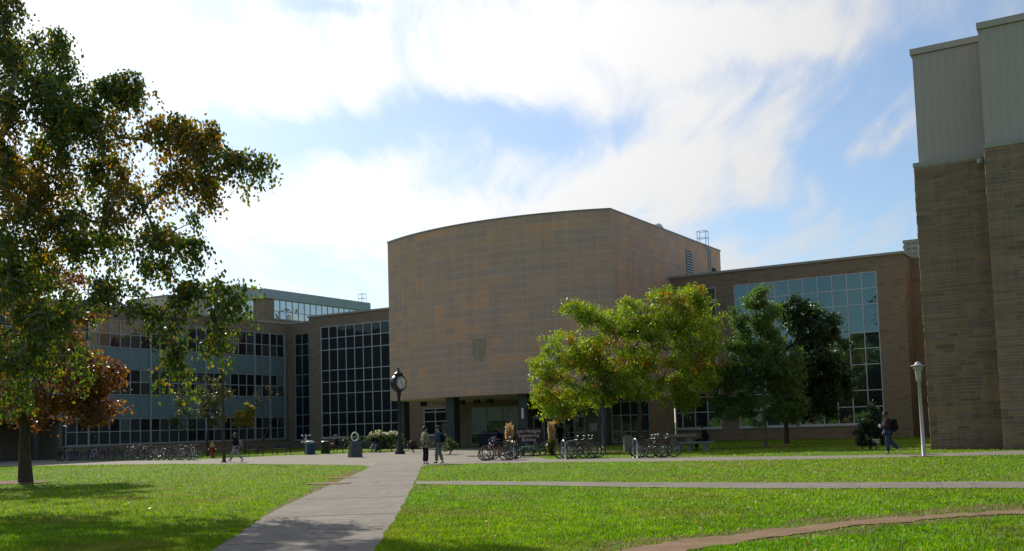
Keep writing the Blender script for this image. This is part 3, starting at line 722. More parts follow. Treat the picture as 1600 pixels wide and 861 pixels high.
# spandrel panels, one per bay
for (z0, z1) in ((3.58, 5.72), (8.25, 10.17)):
    for i in range(nb):
        cw.piece('spandrel_panel', 'teal', 'U', UL, vs_[i] + .006, vs_[i + 1] - .006, .05, .3, z0, z1)
for k, (z0, z1) in enumerate(bands):
    i0 = 0 if k else next(i for i, v in enumerate(vs_) if v > VPASS)
    def pk(i, j, k=k):
        q = rs.random()
        if j == 1 and q < .2 or q < .06: return 'glass_blind'
        return 'glass_grey' if q < .6 else 'glass_dark'
    cw.window('U', UL, vs_[i0:], [z0, (z0 + z1) / 2, z1], bar=.075, mat='alu_dull', sill=False, pick=pk, tilt=.003)
for i in range(0, nb + 1):
    if i % 6 == 5 - 2 or i in (nb, nb - 2):
        mb = MB(); cw.fbox(mb, 'U', UL, vs_[i] - .07, vs_[i] + .07, -.09, .012, 1.09 if vs_[i] > VPASS else 3.4, 12.84); mb.build('pilaster', M['alu_dull'], cw.o)

# ---- penthouses on the left roofs
UP = -90.0
vp, zp = onU(413, 451, UP); ve, ze = onU(575, 473, UP)
pt = Bld('penthouse', 'rooftop storey with teal fascia and bright ribbon windows', UP - 6, vp)
ztop = zp; zf = ztop - 1.15; zw = ztop - 3.6
mb = MB(); pt.box(mb, UP - 14, UP, vp, ve, HW, zw); pt.wall(mb, 'U', UP, vp, ve, zw, zf, [(vp + 1.6, ve - .6, zw, zf)], 0, .4)
pt.wall(mb, 'V', vp, UP - 14, UP - .4, zw, zf, [(UP - 13, UP - 1.9, zw, zf)], 0, .4); mb.build('wall', M['stone'], pt.o)
mb = MB(); pt.box(mb, UP - 14.2, UP + .25, vp - .25, ve + .25, zf, ztop); mb.build('fascia', M['fascia'], pt.o)
nw = 16; pt.window('U', UP, lin(vp + 1.6, ve - .6, nw), [zw, zw + 1.0, zf], 'glass_clear', bar=.09, mat='alu_dull', sill=False)
pt.window('V', vp, lin(UP - 13, UP - 1.9, 8), [zw, zw + 1.0, zf], 'glass_clear', bar=.09, mat='alu_dull', sill=False)
mb = MB(); v, z = onU(566, 470, UP - .5); cage(mb, 5.5, v - vp, ztop, 1.25); mb.build('ladder_cage', M['alu_dull'], pt.o)
# plain plant room behind it
vq, zq = onU(372, 447, -97.0); p2 = Bld('plant_room', 'plain grey plant room box behind the teal penthouse', -101, vq)
mb = MB(); p2.box(mb, -108.6, -97, vq, vq + 11, HW, zq - .15); mb.build('wall', M['metal_panel'], p2.o); mb = MB(); p2.box(mb, -108.7, -96.9, vq - .1, vq + 11.1, zq - .15, zq); mb.build('roof', M['coping'], p2.o)
# ribbed beige plant room nearer the viewer
va, za = onU(262, 461, -86.5); vb, zb = onU(326, 466, -86.5)
p3 = Bld('plant_room', 'ribbed beige plant room on the roof of the classroom wing', -89, va)
mb = MB(); p3.box(mb, -93, -86.5, va, vb, HW, za - .1); mb.build('wall', M['metal_panel_b'], p3.o)
k = 0; v = va
while v < vb - .3:
    p3.piece('rib', 'metal_panel_b', 'U', -86.5, v + .05, v + .22, -.08, 0, HW, za - .12); v += .45
mb = MB(); p3.box(mb, -93.1, -86.4, va - .1, vb + .1, za - .1, za + .05); mb.build('roof', M['coping'], p3.o)
# pale tower far behind the right corner
P = at(1429, 388, 150); ft = tag(empty('distant_tower', (P.x, P.y, 0), -ANG), 'small pale tower top far behind the right corner', 'tower')
mb = MB(); hT = at(1429, 374, 150).z
for k in range(4):
    z0 = hT - 3.4 + k * .8
    mb.box(-1.4, 1.4, -1.4, 1.4, z0 + .35, z0 + .8)
    for x in (-1.25, -.4, .45): mb.box(x, x + .45, -1.35, 1.35, z0, z0 + .35)
mb.box(-1.3, 1.3, -1.2, 1.2, 0, hT - 3.4); mb.build('wall', M['coping_pale'], ft)
mb = MB(); mb.box(-1.15, 1.15, -1.15, 1.15, hT - 3.4, hT - .3); mb.build('core', M['alu_dull'], ft)

# ---- rough stone tower on the right
tw = Bld('stone_tower', 'tall rough stone building with grey metal upper storey', 0, 50)
A1, F1, A2, F2, HS, HM = -8.27, 51.53, -4.965, 49.83, 13.85, 19.54
mb = MB(); tw.box(mb, A1 + .012, A2 + .5, F1 + .008, 84, 0, HS - .2); tw.box(mb, A2 + .012, 14, F2 + .008, 84, 0, HS - .2); mb.build('wall', M['mortar'], tw.o)
mb = MB()
for (a, b, f) in ((A1, A2 - .002, F1), (A2, 14, F2)):
    x = a
    while x < b - .01:
        w = min(b - x, rs.uniform(.9, 1.6)); tw.piece('cap_stone', 'coping_pale', 'V', f, x - (.03 if x == a else 0), x + w - .012, -.03 - rs.uniform(0, .015), .5, HS - .2, HS + rs.uniform(-.01, .015)); x += w
mb = MB(); tw.box(mb, A1 + .25, A2 + .6, F1 + .2, 84, HS - .1, HM - .3); tw.box(mb, A2 + .1, 14, F2 + .22, 84, HS - .1, HM - .3); mb.build('upper_core', M['coping'], tw.o)
for (a, b, f) in ((A1 + .22, A2 + .06, F1 + .12), (A2 + .06, 9, F2 + .12)):
    x = a
    while x < b - .05:
        w = min(.36, b - x); tw.piece('metal_panel', 'metal_panel', 'V', f, x + .0015, x + w - .0015, 0, .08 , HS + .02, HM - .32); x += w
x = A1 + .22
mb = MB(); v = F1 + .22
for (a, b, f) in ((A1 + .13, A2 + .02, F1 + .02), (A2 + .02, 14, F2 + .02)): tw.box(mb, a, b, f, f + 30, HM - .3, HM)
mb.build('roof_edge', M['metal_panel'], tw.o)
mb = MB(); U, z = onV(1536, 253, F1); mb.lathe([(.12, 0), (.16, .1), (.13, .22), (.05, .26)], 10, 0, (U - tw.U0 - .1, F1 - tw.V0 - .2, z - .1)); mb.build('security_lamp', M['alu_dull'], tw.o)
# coursed stones laid one by one
stones = []
for (a, b, f, far) in ((A1, A2 - .004, F1, False), (A2, -1.0, F2, True)):
    z = 0.0
    while z < HS - .24:
        h = rs.choice([.13, .16, .19, .22, .26, .33]); h = min(h, HS - .2 - z)
        if h < .06: break
        x = a
        while x < b - .02:
            w = rs.uniform(.35, 1.1) * (1.15 if h < .2 else .85); w = min(w, b - x)
            if b - x - w < .18: w = b - x
            jut = rs.uniform(.0, .014)
            e = rs.uniform(.0, .03) if x == a else 0
            if h > .22 and rs.random() < .35 and w > .4:      # two thin stones in place of one thick
                stones.append((x - e, x + w - .028, f - jut, z, z + h * .5 - .015)); stones.append((x - rs.uniform(0, .03) * (e > 0), x + w - .028, f - rs.uniform(0, .014), z + h * .5 + .013, z + h - .026))
            else: stones.append((x - e, x + w - .028, f - jut, z, z + h - .026))
            x += w
        z += h
def st_score(s):
    P = Vector((*uv2xy((s[0] + s[1]) / 2, s[2]), (s[3] + s[4]) / 2)); px, py = project(P)
    return -(s[1] - s[0]) * (s[4] - s[3]) / P.length ** 2 if px < 1600 else 1
stones.sort(key=st_score)
rest = MB()
for i, (x0, x1, f, z0, z1) in enumerate(stones):
    corner = min(abs(x0 - A1), abs(x0 - A2)) < .04
    if corner:                                           # split faced quoins, rounded over at the arris
        c1, c2 = rs.uniform(.02, .055), rs.uniform(.015, .05); q = [(x0 + c1, f), (x1, f), (x1, f + .14), (x0, f + .14), (x0, f + c2)]
        t_ = rest if i >= 300 else MB(); prism(t_, [(a - tw.U0, b - tw.V0) for a, b in q], z0, z1)
        if i < 300: t_.build('stone', M['near_stone'], tw.o)
    elif i < 300: tw.piece('stone', 'near_stone', 'V', f, x0, x1, 0, .14, z0, z1)
    else: tw.box(rest, x0, x1, f, f + .14, z0, z1)
# the sunlit return and the front beyond the picture
for f0, a in ((F1, A1), (F2, A2)):
    z = 0
    while z < HS - .24:
        h = rs.uniform(.16, .26); v = f0 + .15; 
        vend = f0 + 3 if a == A2 else 84
        vend = min(vend, F1 + .03) if a == A2 else f0 + 14
        while v < vend - .1:
            w = min(rs.uniform(.4, 1.1), vend - v); tw.box(rest, a - rs.uniform(0, .03), a + .1, v, v + w - .024, z, min(z + h - .026, HS - .21)); v += w
        z += h
z = 0
while z < HS - .24:
    h = rs.uniform(.16, .26); x = -1.0
    while x < 13.9:
        w = min(rs.uniform(.5, 1.2), 13.9 - x); tw.box(rest, x, x + w - .028, F2 - rs.uniform(0, .03), F2 + .1, z, min(z + h - .026, HS - .21)); x += w
    z += h
tag(rest.build('coursed_stones', M['near_stone_i'], tw.o), kind='stuff')
# ================================================================== trees and plants
def tubes_mesh(name, segs, mat, n=6):
    """segs: list of (p0, r0, p1, r1) -> tapered tubes in one mesh"""
    P0 = np.array([s[0] for s in segs], float); P1 = np.array([s[2] for s in segs], float)
    r0 = np.array([s[1] for s in segs], float); r1 = np.array([s[3] for s in segs], float)
    t = P1 - P0; ln = np.linalg.norm(t, axis=1, keepdims=True); t = t / np.maximum(ln, 1e-6)
    P1 = P1 + t * r1[:, None] * .25
    a = np.where(np.abs(t[:, 2:3]) < .9, np.array([[0, 0, 1.]]), np.array([[1., 0, 0]]))
    x = np.cross(t, a); x /= np.maximum(np.linalg.norm(x, axis=1, keepdims=True), 1e-6); y = np.cross(t, x)
    k = np.arange(n) * 2 * math.pi / n
    ring = x[:, None, :] * np.cos(k)[None, :, None] + y[:, None, :] * np.sin(k)[None, :, None]
    V = np.concatenate([P0[:, None] + ring * r0[:, None, None], P1[:, None] + ring * r1[:, None, None]], 1).reshape(-1, 3)
    i = np.arange(len(segs))[:, None] * 2 * n; kk = np.arange(n)[None]; k2 = (np.arange(n)[None] + 1) % n
    Fc = np.stack([i + kk, i + k2, i + n + k2, i + n + kk], -1).reshape(-1, 4)
    me = fast_mesh(name, V, Fc, 4, mat); me.polygons.foreach_set('use_smooth', [True] * len(Fc)); return me
def skeleton(base, trunk_top, clusters, r_tip=.012, rng=None, bend=.25, trunk_bend=.15, sub=4, expo=2.25, rmax=None, up_bias=.35):
    """trunk + limbs that reach every cluster; radii by the pipe rule"""
    rng = rng or np.random.RandomState(1)
    base = np.array(base, float); top = np.array(trunk_top, float)
    nodes = [base]; par = [-1]; nt_ = 7
    for i in range(1, nt_ + 1):
        p = base + (top - base) * i / nt_; p[:2] += rng.normal(0, trunk_bend * .3, 2) * math.sin(math.pi * i / nt_); nodes.append(p); par.append(i - 1)
    order = np.argsort([np.linalg.norm(c - top) for c in clusters])
    tips = []
    for ci in order:
        c = np.array(clusters[ci], float); A = np.array(nodes)
        d = c - A; dist = np.linalg.norm(d, axis=1)
        cost = dist + up_bias * np.maximum(0, A[:, 2] - c[2] + .25 * dist) 
        cost[:max(2, int(nt_ * .35))] += 50
        j = int(np.argmin(cost)); a = nodes[j]; L_ = np.linalg.norm(c - a); prev = j
        k = max(1, min(sub, int(L_ / .45)))
        off = rng.normal(0, bend * .18, 3) * L_
        for q in range(1, k + 1):
            t = q / k; p = a + (c - a) * t + off * math.sin(math.pi * t) + np.array([0, 0, .10 * L_ * math.sin(math.pi * t)])
            nodes.append(p); par.append(prev); prev = len(nodes) - 1
        tips.append(prev)
    nn = len(nodes); w = np.zeros(nn)
    for t in tips: w[t] += r_tip ** expo
    ch = [0] * nn
    for i in range(nn - 1, 0, -1): w[par[i]] += w[i] if w[i] > 0 else r_tip ** expo
    rad = np.maximum(w, r_tip ** expo) ** (1 / expo)
    rad = r_tip * (w / r_tip ** expo + 1e-9).clip(1) ** .34
    tr_ = np.linspace(1, .42, nt_ + 1)
    rad[:nt_ + 1] = np.maximum(rad[:nt_ + 1] * .8, rmax * tr_ if rmax else 0)
    rad[0] *= 1.25
    return [(nodes[par[i]], rad[par[i]] if par[i] < nt_ + 1 or rad[par[i]] < rad[i] * 2.2 else rad[i] * 1.5, nodes[i], rad[i]) for i in range(1, nn)], nodes
def leaves_mesh(name, C, size, colr, mat, rng, droop=.4, aspect=.62, fold=.25, dirs=None):
    """one folded diamond leaf per point"""
    n = len(C); C = np.asarray(C, float)
    d = rng.normal(0, 1, (n, 3)); d[:, 2] -= droop * 1.6
    if dirs is not None: d = d * .55 + dirs
    d /= np.linalg.norm(d, axis=1, keepdims=True)
    q = rng.normal(0, 1, (n, 3)); s = np.cross(d, q); s /= np.linalg.norm(s, axis=1, keepdims=True); u = np.cross(s, d)
    sz = size * rng.uniform(.65, 1.3, (n, 1))
    b = C; tip = C + d * sz; mid = C + d * sz * .45
    l = mid + s * sz * aspect * .5 + u * sz * fold * .4; r = mid - s * sz * aspect * .5 + u * sz * fold * .4
    V = np.stack([b, l, tip, r], 1).reshape(-1, 3); i = np.arange(n)[:, None] * 4
    Fc = np.concatenate([i + np.array([[0, 1, 2]]), i + np.array([[0, 2, 3]])], 0)
    cc = np.repeat(colr, 4, axis=0)
    return fast_mesh(name, V, Fc, 3, mat, cc)
def palette(n, cols, wts, rng, jit=.18):
    cols = np.array(cols, float); w = np.array(wts, float); w /= w.sum()
    c = cols[rng.choice(len(cols), n, p=w)]
    return np.clip(c * rng.uniform(1 - jit, 1 + jit, (n, 1)) * rng.uniform(.93, 1.07, (n, 3)), .002, 1)
def in_lobes(lobes, rng, shell=.35):
    """cluster centres spread through ellipsoids (centre, (rx, ry, rz), count)"""
    out = []
    for c, r, k in lobes:
        for _ in range(k):
            d = rng.normal(0, 1, 3); d /= np.linalg.norm(d); q = rng.uniform(shell ** 3, 1) ** (1 / 3)
            out.append(np.array(c) + d * np.array(r) * q)
    return out
def tree(name, label, base, top, lobes, n_leaf, leaf, cols, wts, seed, spread=.45, bark='bark', mat='leaf', rtrunk=.15, droop=.4, group=None, cat='tree', aspect=.62, shell=.35, r_tip=.012, tipcol=None, colfn=None, strands=None, bend=.25, flat=.75, up_bias=.35):
    rng = np.random.RandomState(seed)
    base = Vector(base); root = tag(empty(name, base), label, cat, group)
    cl = in_lobes(lobes, rng, shell)
    segs, nodes = skeleton(base, top, cl, r_tip, rng, bend, rmax=rtrunk, up_bias=up_bias)
    bv = np.array(base)
    C = []; 
    cl_a = np.array(cl); k = rng.randint(0, len(cl), n_leaf); nt2 = 6
    # twigs radiate from every cluster; the leaves sit along them
    d = rng.normal(0, 1, (len(cl), nt2, 3)); d /= np.linalg.norm(d, axis=2, keepdims=True); d *= rng.uniform(.8, 2.0, (len(cl), nt2, 1)) * spread; d[:, :, 2] *= flat
    start = cl_a.copy()
    if strands:
        ln = rng.uniform(*strands, (len(cl), nt2)); d[:, :, :2] *= 1.45; d[:, :, 2] = -ln; start[:, 2] += .42 * np.mean(strands)
    else: d[:, :, 2] -= droop * .25 * spread
    sid = rng.randint(0, nt2, n_leaf); t = rng.uniform(0.05, 1, n_leaf) ** .75
    arch = np.sin(math.pi * t) * .18 * np.linalg.norm(d[k, sid], axis=1)
    pts = start[k] + d[k, sid] * t[:, None] + np.clip(rng.normal(0, 1, (n_leaf, 3)), -1.8, 1.8) * min(.12, spread * .32); pts[:, 2] += arch
    for ci in range(len(cl)):
        for q in range(nt2):
            if (ci + q) % 2: continue
            a = start[ci]; e = a + d[ci, q] * .95; m_ = (a + e) / 2; m_[2] += .18 * np.linalg.norm(d[ci, q])
            segs.append((a, r_tip * .5, m_, r_tip * .4)); segs.append((m_, r_tip * .4, e, r_tip * .2))
        if strands: segs.append((cl_a[ci], r_tip * .6, start[ci], r_tip * .5))
    pts[:, 2] = np.maximum(pts[:, 2], .25)
    colr = palette(n_leaf, cols, wts, rng)
    clf = rng.uniform(.78, 1.22, (len(cl), 1))[k]; colr = colr * clf
    if colfn is not None: colr = colfn(pts, colr, rng, k, len(cl))
    tr = link('trunk', tubes_mesh('trunk', [(np.array(a) - bv, ra, np.array(b) - bv, rb) for a, ra, b, rb in segs], M[bark], 7), None, root)
    cr = link('crown', leaves_mesh('crown', pts - bv, leaf, colr, M[mat], rng, droop, aspect), None, root)
    return root
def pl(px, py, depth, rx, ry, rz=None, n=10):
    """an ellipsoid of crown at a depth; rx, ry in picture units there"""
    P = at(px, py, depth); s = depth / FPX
    return (tuple(P), (rx * s, (rz if rz is not None else rx * s * .8), ry * s), n)
GREEN = (.045, .085, .014); DGREEN = (.022, .046, .012); YGREEN = (.10, .135, .018); YEL = (.26, .19, .025); ORG = (.25, .105, .018); COP = (.17, .065, .028); BRN = (.11, .052, .024)

# 1 birch at the left edge, its drooping boughs reach into the picture
bb = Vector((-17.4, 26.4, 0))
def plb(px, py, d, rx, ry, rz, n): return pl(px, py, d * 1.17, rx, ry, rz * 1.17, (int(n * 1.5) if py < 330 else int(n * 1.05) + 1) if px > -60 else n)
lob = [plb(40, 150, 22, 62, 55, 1.3, 12), plb(85, 78, 22, 28, 20, .6, 6), plb(92, 150, 21.5, 46, 50, 1.0, 17), plb(10, 90, 23, 30, 40, 1.0, 7), plb(185, 150, 21, 32, 20, .5, 8), plb(214, 138, 21, 12, 12, .3, 3),
       plb(50, 250, 22, 80, 60, 1.6, 22), plb(150, 205, 21, 46, 34, .8, 12), plb(175, 280, 22, 44, 34, .9, 8), plb(262, 208, 21, 42, 20, .6, 8), plb(318, 226, 20.8, 44, 24, .6, 10), plb(385, 262, 20.5, 32, 15, .45, 7), plb(328, 292, 20.8, 16, 30, .35, 5), plb(265, 282, 21, 26, 32, .6, 6),
       plb(50, 360, 22.5, 80, 56, 1.6, 18), plb(140, 375, 22, 50, 26, 1.0, 6), plb(50, 450, 22.5, 80, 46, 1.6, 14), plb(165, 345, 21, 36, 20, .6, 4), plb(255, 380, 20.6, 40, 10, .4, 4), plb(300, 398, 20.4, 10, 22, .3, 3), plb(235, 420, 20.8, 45, 14, .5, 4), plb(180, 455, 21, 45, 16, .6, 5),
       plb(30, 540, 22.5, 70, 40, 1.3, 7), plb(15, 625, 22, 45, 26, .8, 5), plb(110, 515, 21.5, 34, 22, .7, 4), plb(300, 462, 20.5, 42, 12, .4, 5), plb(352, 478, 20, 20, 34, .35, 7), plb(338, 535, 20, 11, 22, .25, 3), plb(275, 545, 20.2, 13, 44, .3, 6), plb(238, 490, 20.5, 30, 14, .4, 4),
       plb(100, 300, 22.5, 110, 90, 1.6, 18), plb(90, 420, 22.5, 110, 80, 1.6, 16), plb(60, 560, 22.5, 70, 70, 1.4, 12), plb(20, 480, 21, 50, 110, 1.2, 18), plb(15, 330, 21, 50, 100, 1.2, 12), plb(230, 330, 21.5, 90, 60, 1.2, 8), plb(5, 60, 22, 26, 30, .8, 6), plb(10, 15, 22, 20, 26, .6, 4), plb(-30, 30, 22, 40, 60, .9, 8), plb(-120, 120, 22, 120, 160, 2.6, 40), plb(-140, 380, 22, 120, 160, 2.6, 40), plb(-330, 220, 23, 150, 240, 3.2, 40), plb(-330, 480, 23, 140, 110, 2.6, 16), plb(-120, -130, 22.5, 130, 110, 2.2, 20), plb(-260, -160, 22.5, 150, 160, 3, 20), plb(-150, 240, 27, 160, 240, 2.6, 18), plb(-150, 260, 18, 120, 170, 2.0, 14)]
def birch_col(pts, c, rng, k, n):
    # warm patches where the boughs have turned, mostly in a belt half way up
    w = np.exp(-((pts[:, 2] - 8.2) / 1.5) ** 2) * .95 + .10
    w = w * (rng.uniform(0, 1, n)[k] > .28) * (.75 + .5 * np.sin(pts[:, 0] * 1.3))
    m = (rng.uniform(0, 1, len(pts)) < w)[:, None]
    warm = np.array([[.27, .165, .02]]) * rng.uniform(.6, 1.2, (len(pts), 1))
    return np.where(m, warm, c)
tree('birch_tree', 'large birch with drooping green and yellowing leaves filling the left edge', bb, bb + Vector((-.5, .2, 13)), lob, 84000, .108, [(.06, .105, .015), (.036, .066, .013), (.135, .165, .02), (.23, .16, .02)], [4.5, 3, 3.2, .8], 21, spread=.24, bark='bark_birch', rtrunk=.30, droop=1.1, strands=(.15, .95), r_tip=.011, aspect=.7, colfn=birch_col, bend=.4, up_bias=.15)

# 2 copper coloured tree on the lawn
tb = ground(40, 756); d2 = tb.y
tree('copper_tree', 'tree with copper orange leaves and dark trunk on the left lawn', tb, tb + Vector((-.2, 0, 8.0)),
     [pl(70, 560, d2, 80, 60, 2.4, 30), pl(130, 595, d2, 52, 46, 2, 24), pl(50, 635, d2, 80, 30, 2.2, 24), pl(135, 638, d2, 48, 22, 1.6, 16), pl(10, 520, d2, 90, 90, 2.8, 30), pl(60, 430, d2, 80, 70, 2.2, 22), pl(110, 510, d2 - .5, 50, 40, 1.4, 14), pl(-60, 560, d2, 110, 90, 2.6, 30)],
     24000, .16, [(.13, .055, .03), (.10, .048, .026), (.24, .11, .022), (.18, .08, .026), (.06, .06, .02)], [4, 3, 2.6, 3, .4], 22, spread=.42, rtrunk=.24, droop=.3)

# 3 spreading honey locust before the entrance
t3 = ground(1002, 704); d3 = t3.y
def locust_col(pts, c, rng, k, n):
    s = rng.uniform(0, 1, n)[k]; m = (s > .84)[:, None] & (rng.uniform(0, 1, (len(pts), 1)) < .6)
    return np.where(m, np.array([[.30, .14, .02]]) * rng.uniform(.7, 1.3, (len(pts), 1)), c)
tree('honey_locust_tree', 'wide spreading yellow green tree with orange tints before the entrance', t3, t3 + Vector((-.1, 0, 5.2)),
     [pl(1075, 462, d3, 34, 30, 1.1, 18), pl(1030, 485, d3, 50, 34, 1.8, 26), pl(985, 500, d3, 45, 30, 1.8, 22), pl(925, 500, d3, 36, 26, 1.6, 18), pl(900, 545, d3, 44, 34, 2, 24), pl(858, 572, d3, 30, 24, 1.4, 14), pl(870, 610, d3, 34, 24, 1.5, 14), pl(960, 560, d3, 70, 48, 2.6, 44), pl(1040, 545, d3, 60, 56, 2.6, 44), pl(1090, 520, d3, 36, 44, 1.8, 26), pl(1000, 598, d3, 66, 24, 2.4, 22), pl(1080, 600, d3, 46, 36, 2, 24), pl(915, 622, d3, 48, 20, 1.8, 16), pl(1110, 565, d3, 24, 40, 1.4, 14), pl(880, 645, d3 - .6, 26, 10, .8, 6), pl(893, 480, d3, 14, 12, .8, 4), pl(1062, 625, d3, 36, 12, 1.6, 6)],
     56000, .20, [(.185, .275, .018), (.145, .235, .018), (.27, .32, .025), (.30, .22, .022)], [4, 3, 2.4, .6], 23, spread=.56, rtrunk=.20, droop=.7, aspect=.34, colfn=locust_col, flat=.6, bark='bark')
# 3b young staked tree beside it
ts = ground(944, 706)
tree('young_tree', 'thin pale trunked young tree beside the yellow green tree', ts, ts + Vector((-.15, 0, 4.6)), [(tuple(ts + Vector((-.2, 0, 4.2))), (1.0, .9, .9), 14), (tuple(ts + Vector((.1, 0, 3.3))), (.9, .8, .5), 8)], 1800, .18, [(.09, .13, .016), (.15, .15, .02)], [3, 1], 24, spread=.3, bark='bark_pale', rtrunk=.055, aspect=.36, droop=.6)
# 4 light green upright tree
t4 = ground(1197, 698); d4 = t4.y
tree('ash_tree', 'upright mid green tree with feathery leaves and pale slim trunk', t4, t4 + Vector((0, 0, 7.5)),
     [pl(1182, 468, d4, 18, 20, .8, 10), pl(1205, 488, d4, 22, 22, .9, 10), pl(1160, 505, d4, 20, 22, .9, 8), pl(1190, 500, d4, 24, 30, .9, 14), pl(1178, 540, d4, 36, 34, 1.3, 26), pl(1195, 580, d4, 46, 34, 1.7, 30), pl(1160, 600, d4, 42, 36, 1.6, 24), pl(1190, 632, d4, 54, 30, 1.9, 26), pl(1150, 640, d4, 36, 24, 1.4, 14), pl(1228, 600, d4 - .6, 30, 48, 1.3, 20), pl(1215, 560, d4, 34, 40, 1.3, 18), pl(1150, 560, d4, 30, 34, 1.2, 14), pl(1225, 645, d4 - .4, 30, 20, 1.2, 10), pl(1128, 600, d4, 20, 30, .9, 10), pl(1205, 535, d4, 26, 30, 1.2, 12)],
     38000, .21, [(.075, .15, .03), (.09, .165, .028), (.05, .11, .028), (.14, .19, .035)], [4, 3, 2, 1.6], 25, spread=.34, rtrunk=.12, droop=.35, aspect=.30, bark='bark_pale')
# 5 dark maple behind
t5 = at(1229, 690, 67.0); t5.z = 0
def maple_col(pts, c, rng, k, n):
    h = (pts[:, 2] - 8.6) / 2.0; left = (pts[:, 0] < t5.x + .2)
    m = (rng.uniform(0, 1, len(pts)) < np.clip(h, 0, .8)) & left
    return np.where(m[:, None], np.array([[.14, .10, .02]]) * rng.uniform(.7, 1.2, (len(pts), 1)), c)
tree('maple_tree', 'dense dark green maple behind the feathery tree', t5, t5 + Vector((.2, 0, 7)),
     [pl(1240, 490, 67, 26, 30, 1.3, 20), pl(1270, 510, 67, 40, 40, 2, 36), pl(1285, 560, 67, 46, 44, 2.3, 44), pl(1255, 580, 67, 44, 50, 2.2, 36), pl(1280, 620, 67, 44, 34, 2.1, 32), pl(1305, 590, 66.6, 26, 44, 1.3, 22), pl(1245, 635, 67, 36, 24, 1.6, 18)],
     26000, .19, [(.022, .05, .012), (.034, .072, .016), (.016, .038, .012)], [4, 3, 2], 26, spread=.42, rtrunk=.17, droop=.3, aspect=.75)
# 6 small golden tree and its dark neighbours before the classroom wing
t6 = at(384, 700, 92); t6.z = 0
tree('golden_sapling', 'small round golden yellow tree behind the benches', t6, t6 + Vector((-.1, 0, 2.4)), [pl(381, 655, 92, 17, 17, .8, 34), pl(388, 640, 92, 9, 8, .5, 6)], 4200, .14, [(.30, .25, .02), (.12, .13, .016), (.28, .19, .02)], [4, 3, 2], 27, spread=.2, rtrunk=.06, aspect=.6)
t7 = at(325, 700, 84); t7.z = 0
tree('dusky_tree', 'shaded olive green tree in front of the classroom wing windows', t7, t7 + Vector((0, 0, 4.4)), [pl(310, 630, 84, 40, 26, 2, 30), pl(335, 610, 84, 26, 28, 1.6, 18), pl(285, 655, 84, 20, 16, 1, 9), pl(345, 655, 84, 16, 14, .8, 6)], 3800, .17, [(.05, .06, .014), (.09, .075, .016), (.035, .05, .014)], [4, 2, 2], 28, spread=.36, rtrunk=.13)
t8 = at(400, 702, 94); t8.z = 0
tree('crooked_tree', 'nearly bare crooked dark tree by the corner of the wings', t8, t8 + Vector((1.0, 0, 1.8)), [pl(420, 620, 94, 26, 16, 1.4, 14), pl(440, 650, 94, 18, 8, .8, 7), pl(400, 640, 94, 14, 16, .7, 6)], 380, .13, [(.05, .06, .014), (.08, .06, .015)], [3, 1], 29, spread=.3, rtrunk=.17, bark='bark')
# 7 spruce whose top shows over the classroom wing
t9 = at(157, 480, 150); t9.z = 0
def spruce(base, h, r, name, label, seed):
    rng = np.random.RandomState(seed); root = tag(empty(name, base), label, 'tree'); segs = [(np.array([0, 0, h * i / 8]), .28 * (1 - i / 8.5), np.array([0, 0, h * (i + 1) / 8]), .28 * (1 - (i + 1) / 8.5)) for i in range(8)]; P = []; D = []
    z = h * .15
    while z < h * .985:
        rr = r * (1 - z / h) ** .85 + .12; k = 9
        for q in range(k):
            a = rng.uniform(0, 2 * math.pi); L_ = rr * rng.uniform(.75, 1.1); tip = np.array([math.cos(a) * L_, math.sin(a) * L_, z - .22 * L_ + .1])
            segs.append((np.array([0, 0, z]), .03, tip, .008)); m_ = int(16 + L_ * 20); t = rng.uniform(.15, 1, m_)[:, None]
            P.append(np.array([0, 0, z]) + (tip - np.array([0, 0, z])) * t + rng.normal(0, .10, (m_, 3))); D.append(np.repeat([[math.cos(a), math.sin(a), -.3]], m_, 0))
        z += .32
    P = np.concatenate(P); D = np.concatenate(D)
    link('trunk', tubes_mesh('trunk', segs, M['bark'], 6), None, root); link('crown', leaves_mesh('crown', P, .30, palette(len(P), [(.018, .04, .026), (.026, .05, .03)], [1, 1], rng), M['needle'], rng, .2, .3, dirs=D), None, root)
spruce(t9, at(157, 449, 150).z, 2.6, 'spruce_tree', 'pointed dark spruce showing over the left roof', 31)

# shrubs: leaf mounds on short stems
def shrub(name, label, base, lobes, n, leaf, cols, wts, seed, mat='leaf', spread=.16, aspect=.6, droop=-.3, tipf=None, group=None, cat='shrub'):
    return tree(name, label, base, Vector(base) + Vector((0, 0, .45)), lobes, n, leaf, cols, wts, seed, spread=spread, rtrunk=.05, mat=mat, droop=droop, aspect=aspect, colfn=tipf, r_tip=.006, shell=.5, cat=cat, group=group)
def flowers(pts, c, rng, k, n):
    zt = pts[:, 2]; m = (rng.uniform(0, 1, len(pts)) < np.clip((zt - 1.15) / .5, 0, .6))
    return np.where(m[:, None], np.array([[.62, .60, .42]]), c)
d = 80.5
for i, (px, lab) in enumerate([(612, 'rounded shrub with white flower heads nearest the street clock'), (588, 'rounded shrub with white flower heads behind the seated woman')]):
    b = at(px, 700, d); b.z = 0
    shrub('flowering_shrub', lab, b, [(tuple(b + Vector((0, 0, .75))), (1.05, .9, .72), 34), (tuple(b + Vector((.2, 0, 1.1))), (.7, .6, .45), 14)], 4200, .11, [(.06, .10, .018), (.045, .08, .016)], [1, 1], 50 + i, tipf=flowers, group='flowering shrubs under the left window')
b = at(560, 700, 84); b.z = 0
shrub('dark_shrub', 'dark low shrub under the left tall window behind the seated man', b, [(tuple(b + Vector((0, 0, .7))), (1.8, .8, .62), 34)], 3400, .12, [(.02, .04, .014), (.03, .05, .016)], [1, 1], 53)
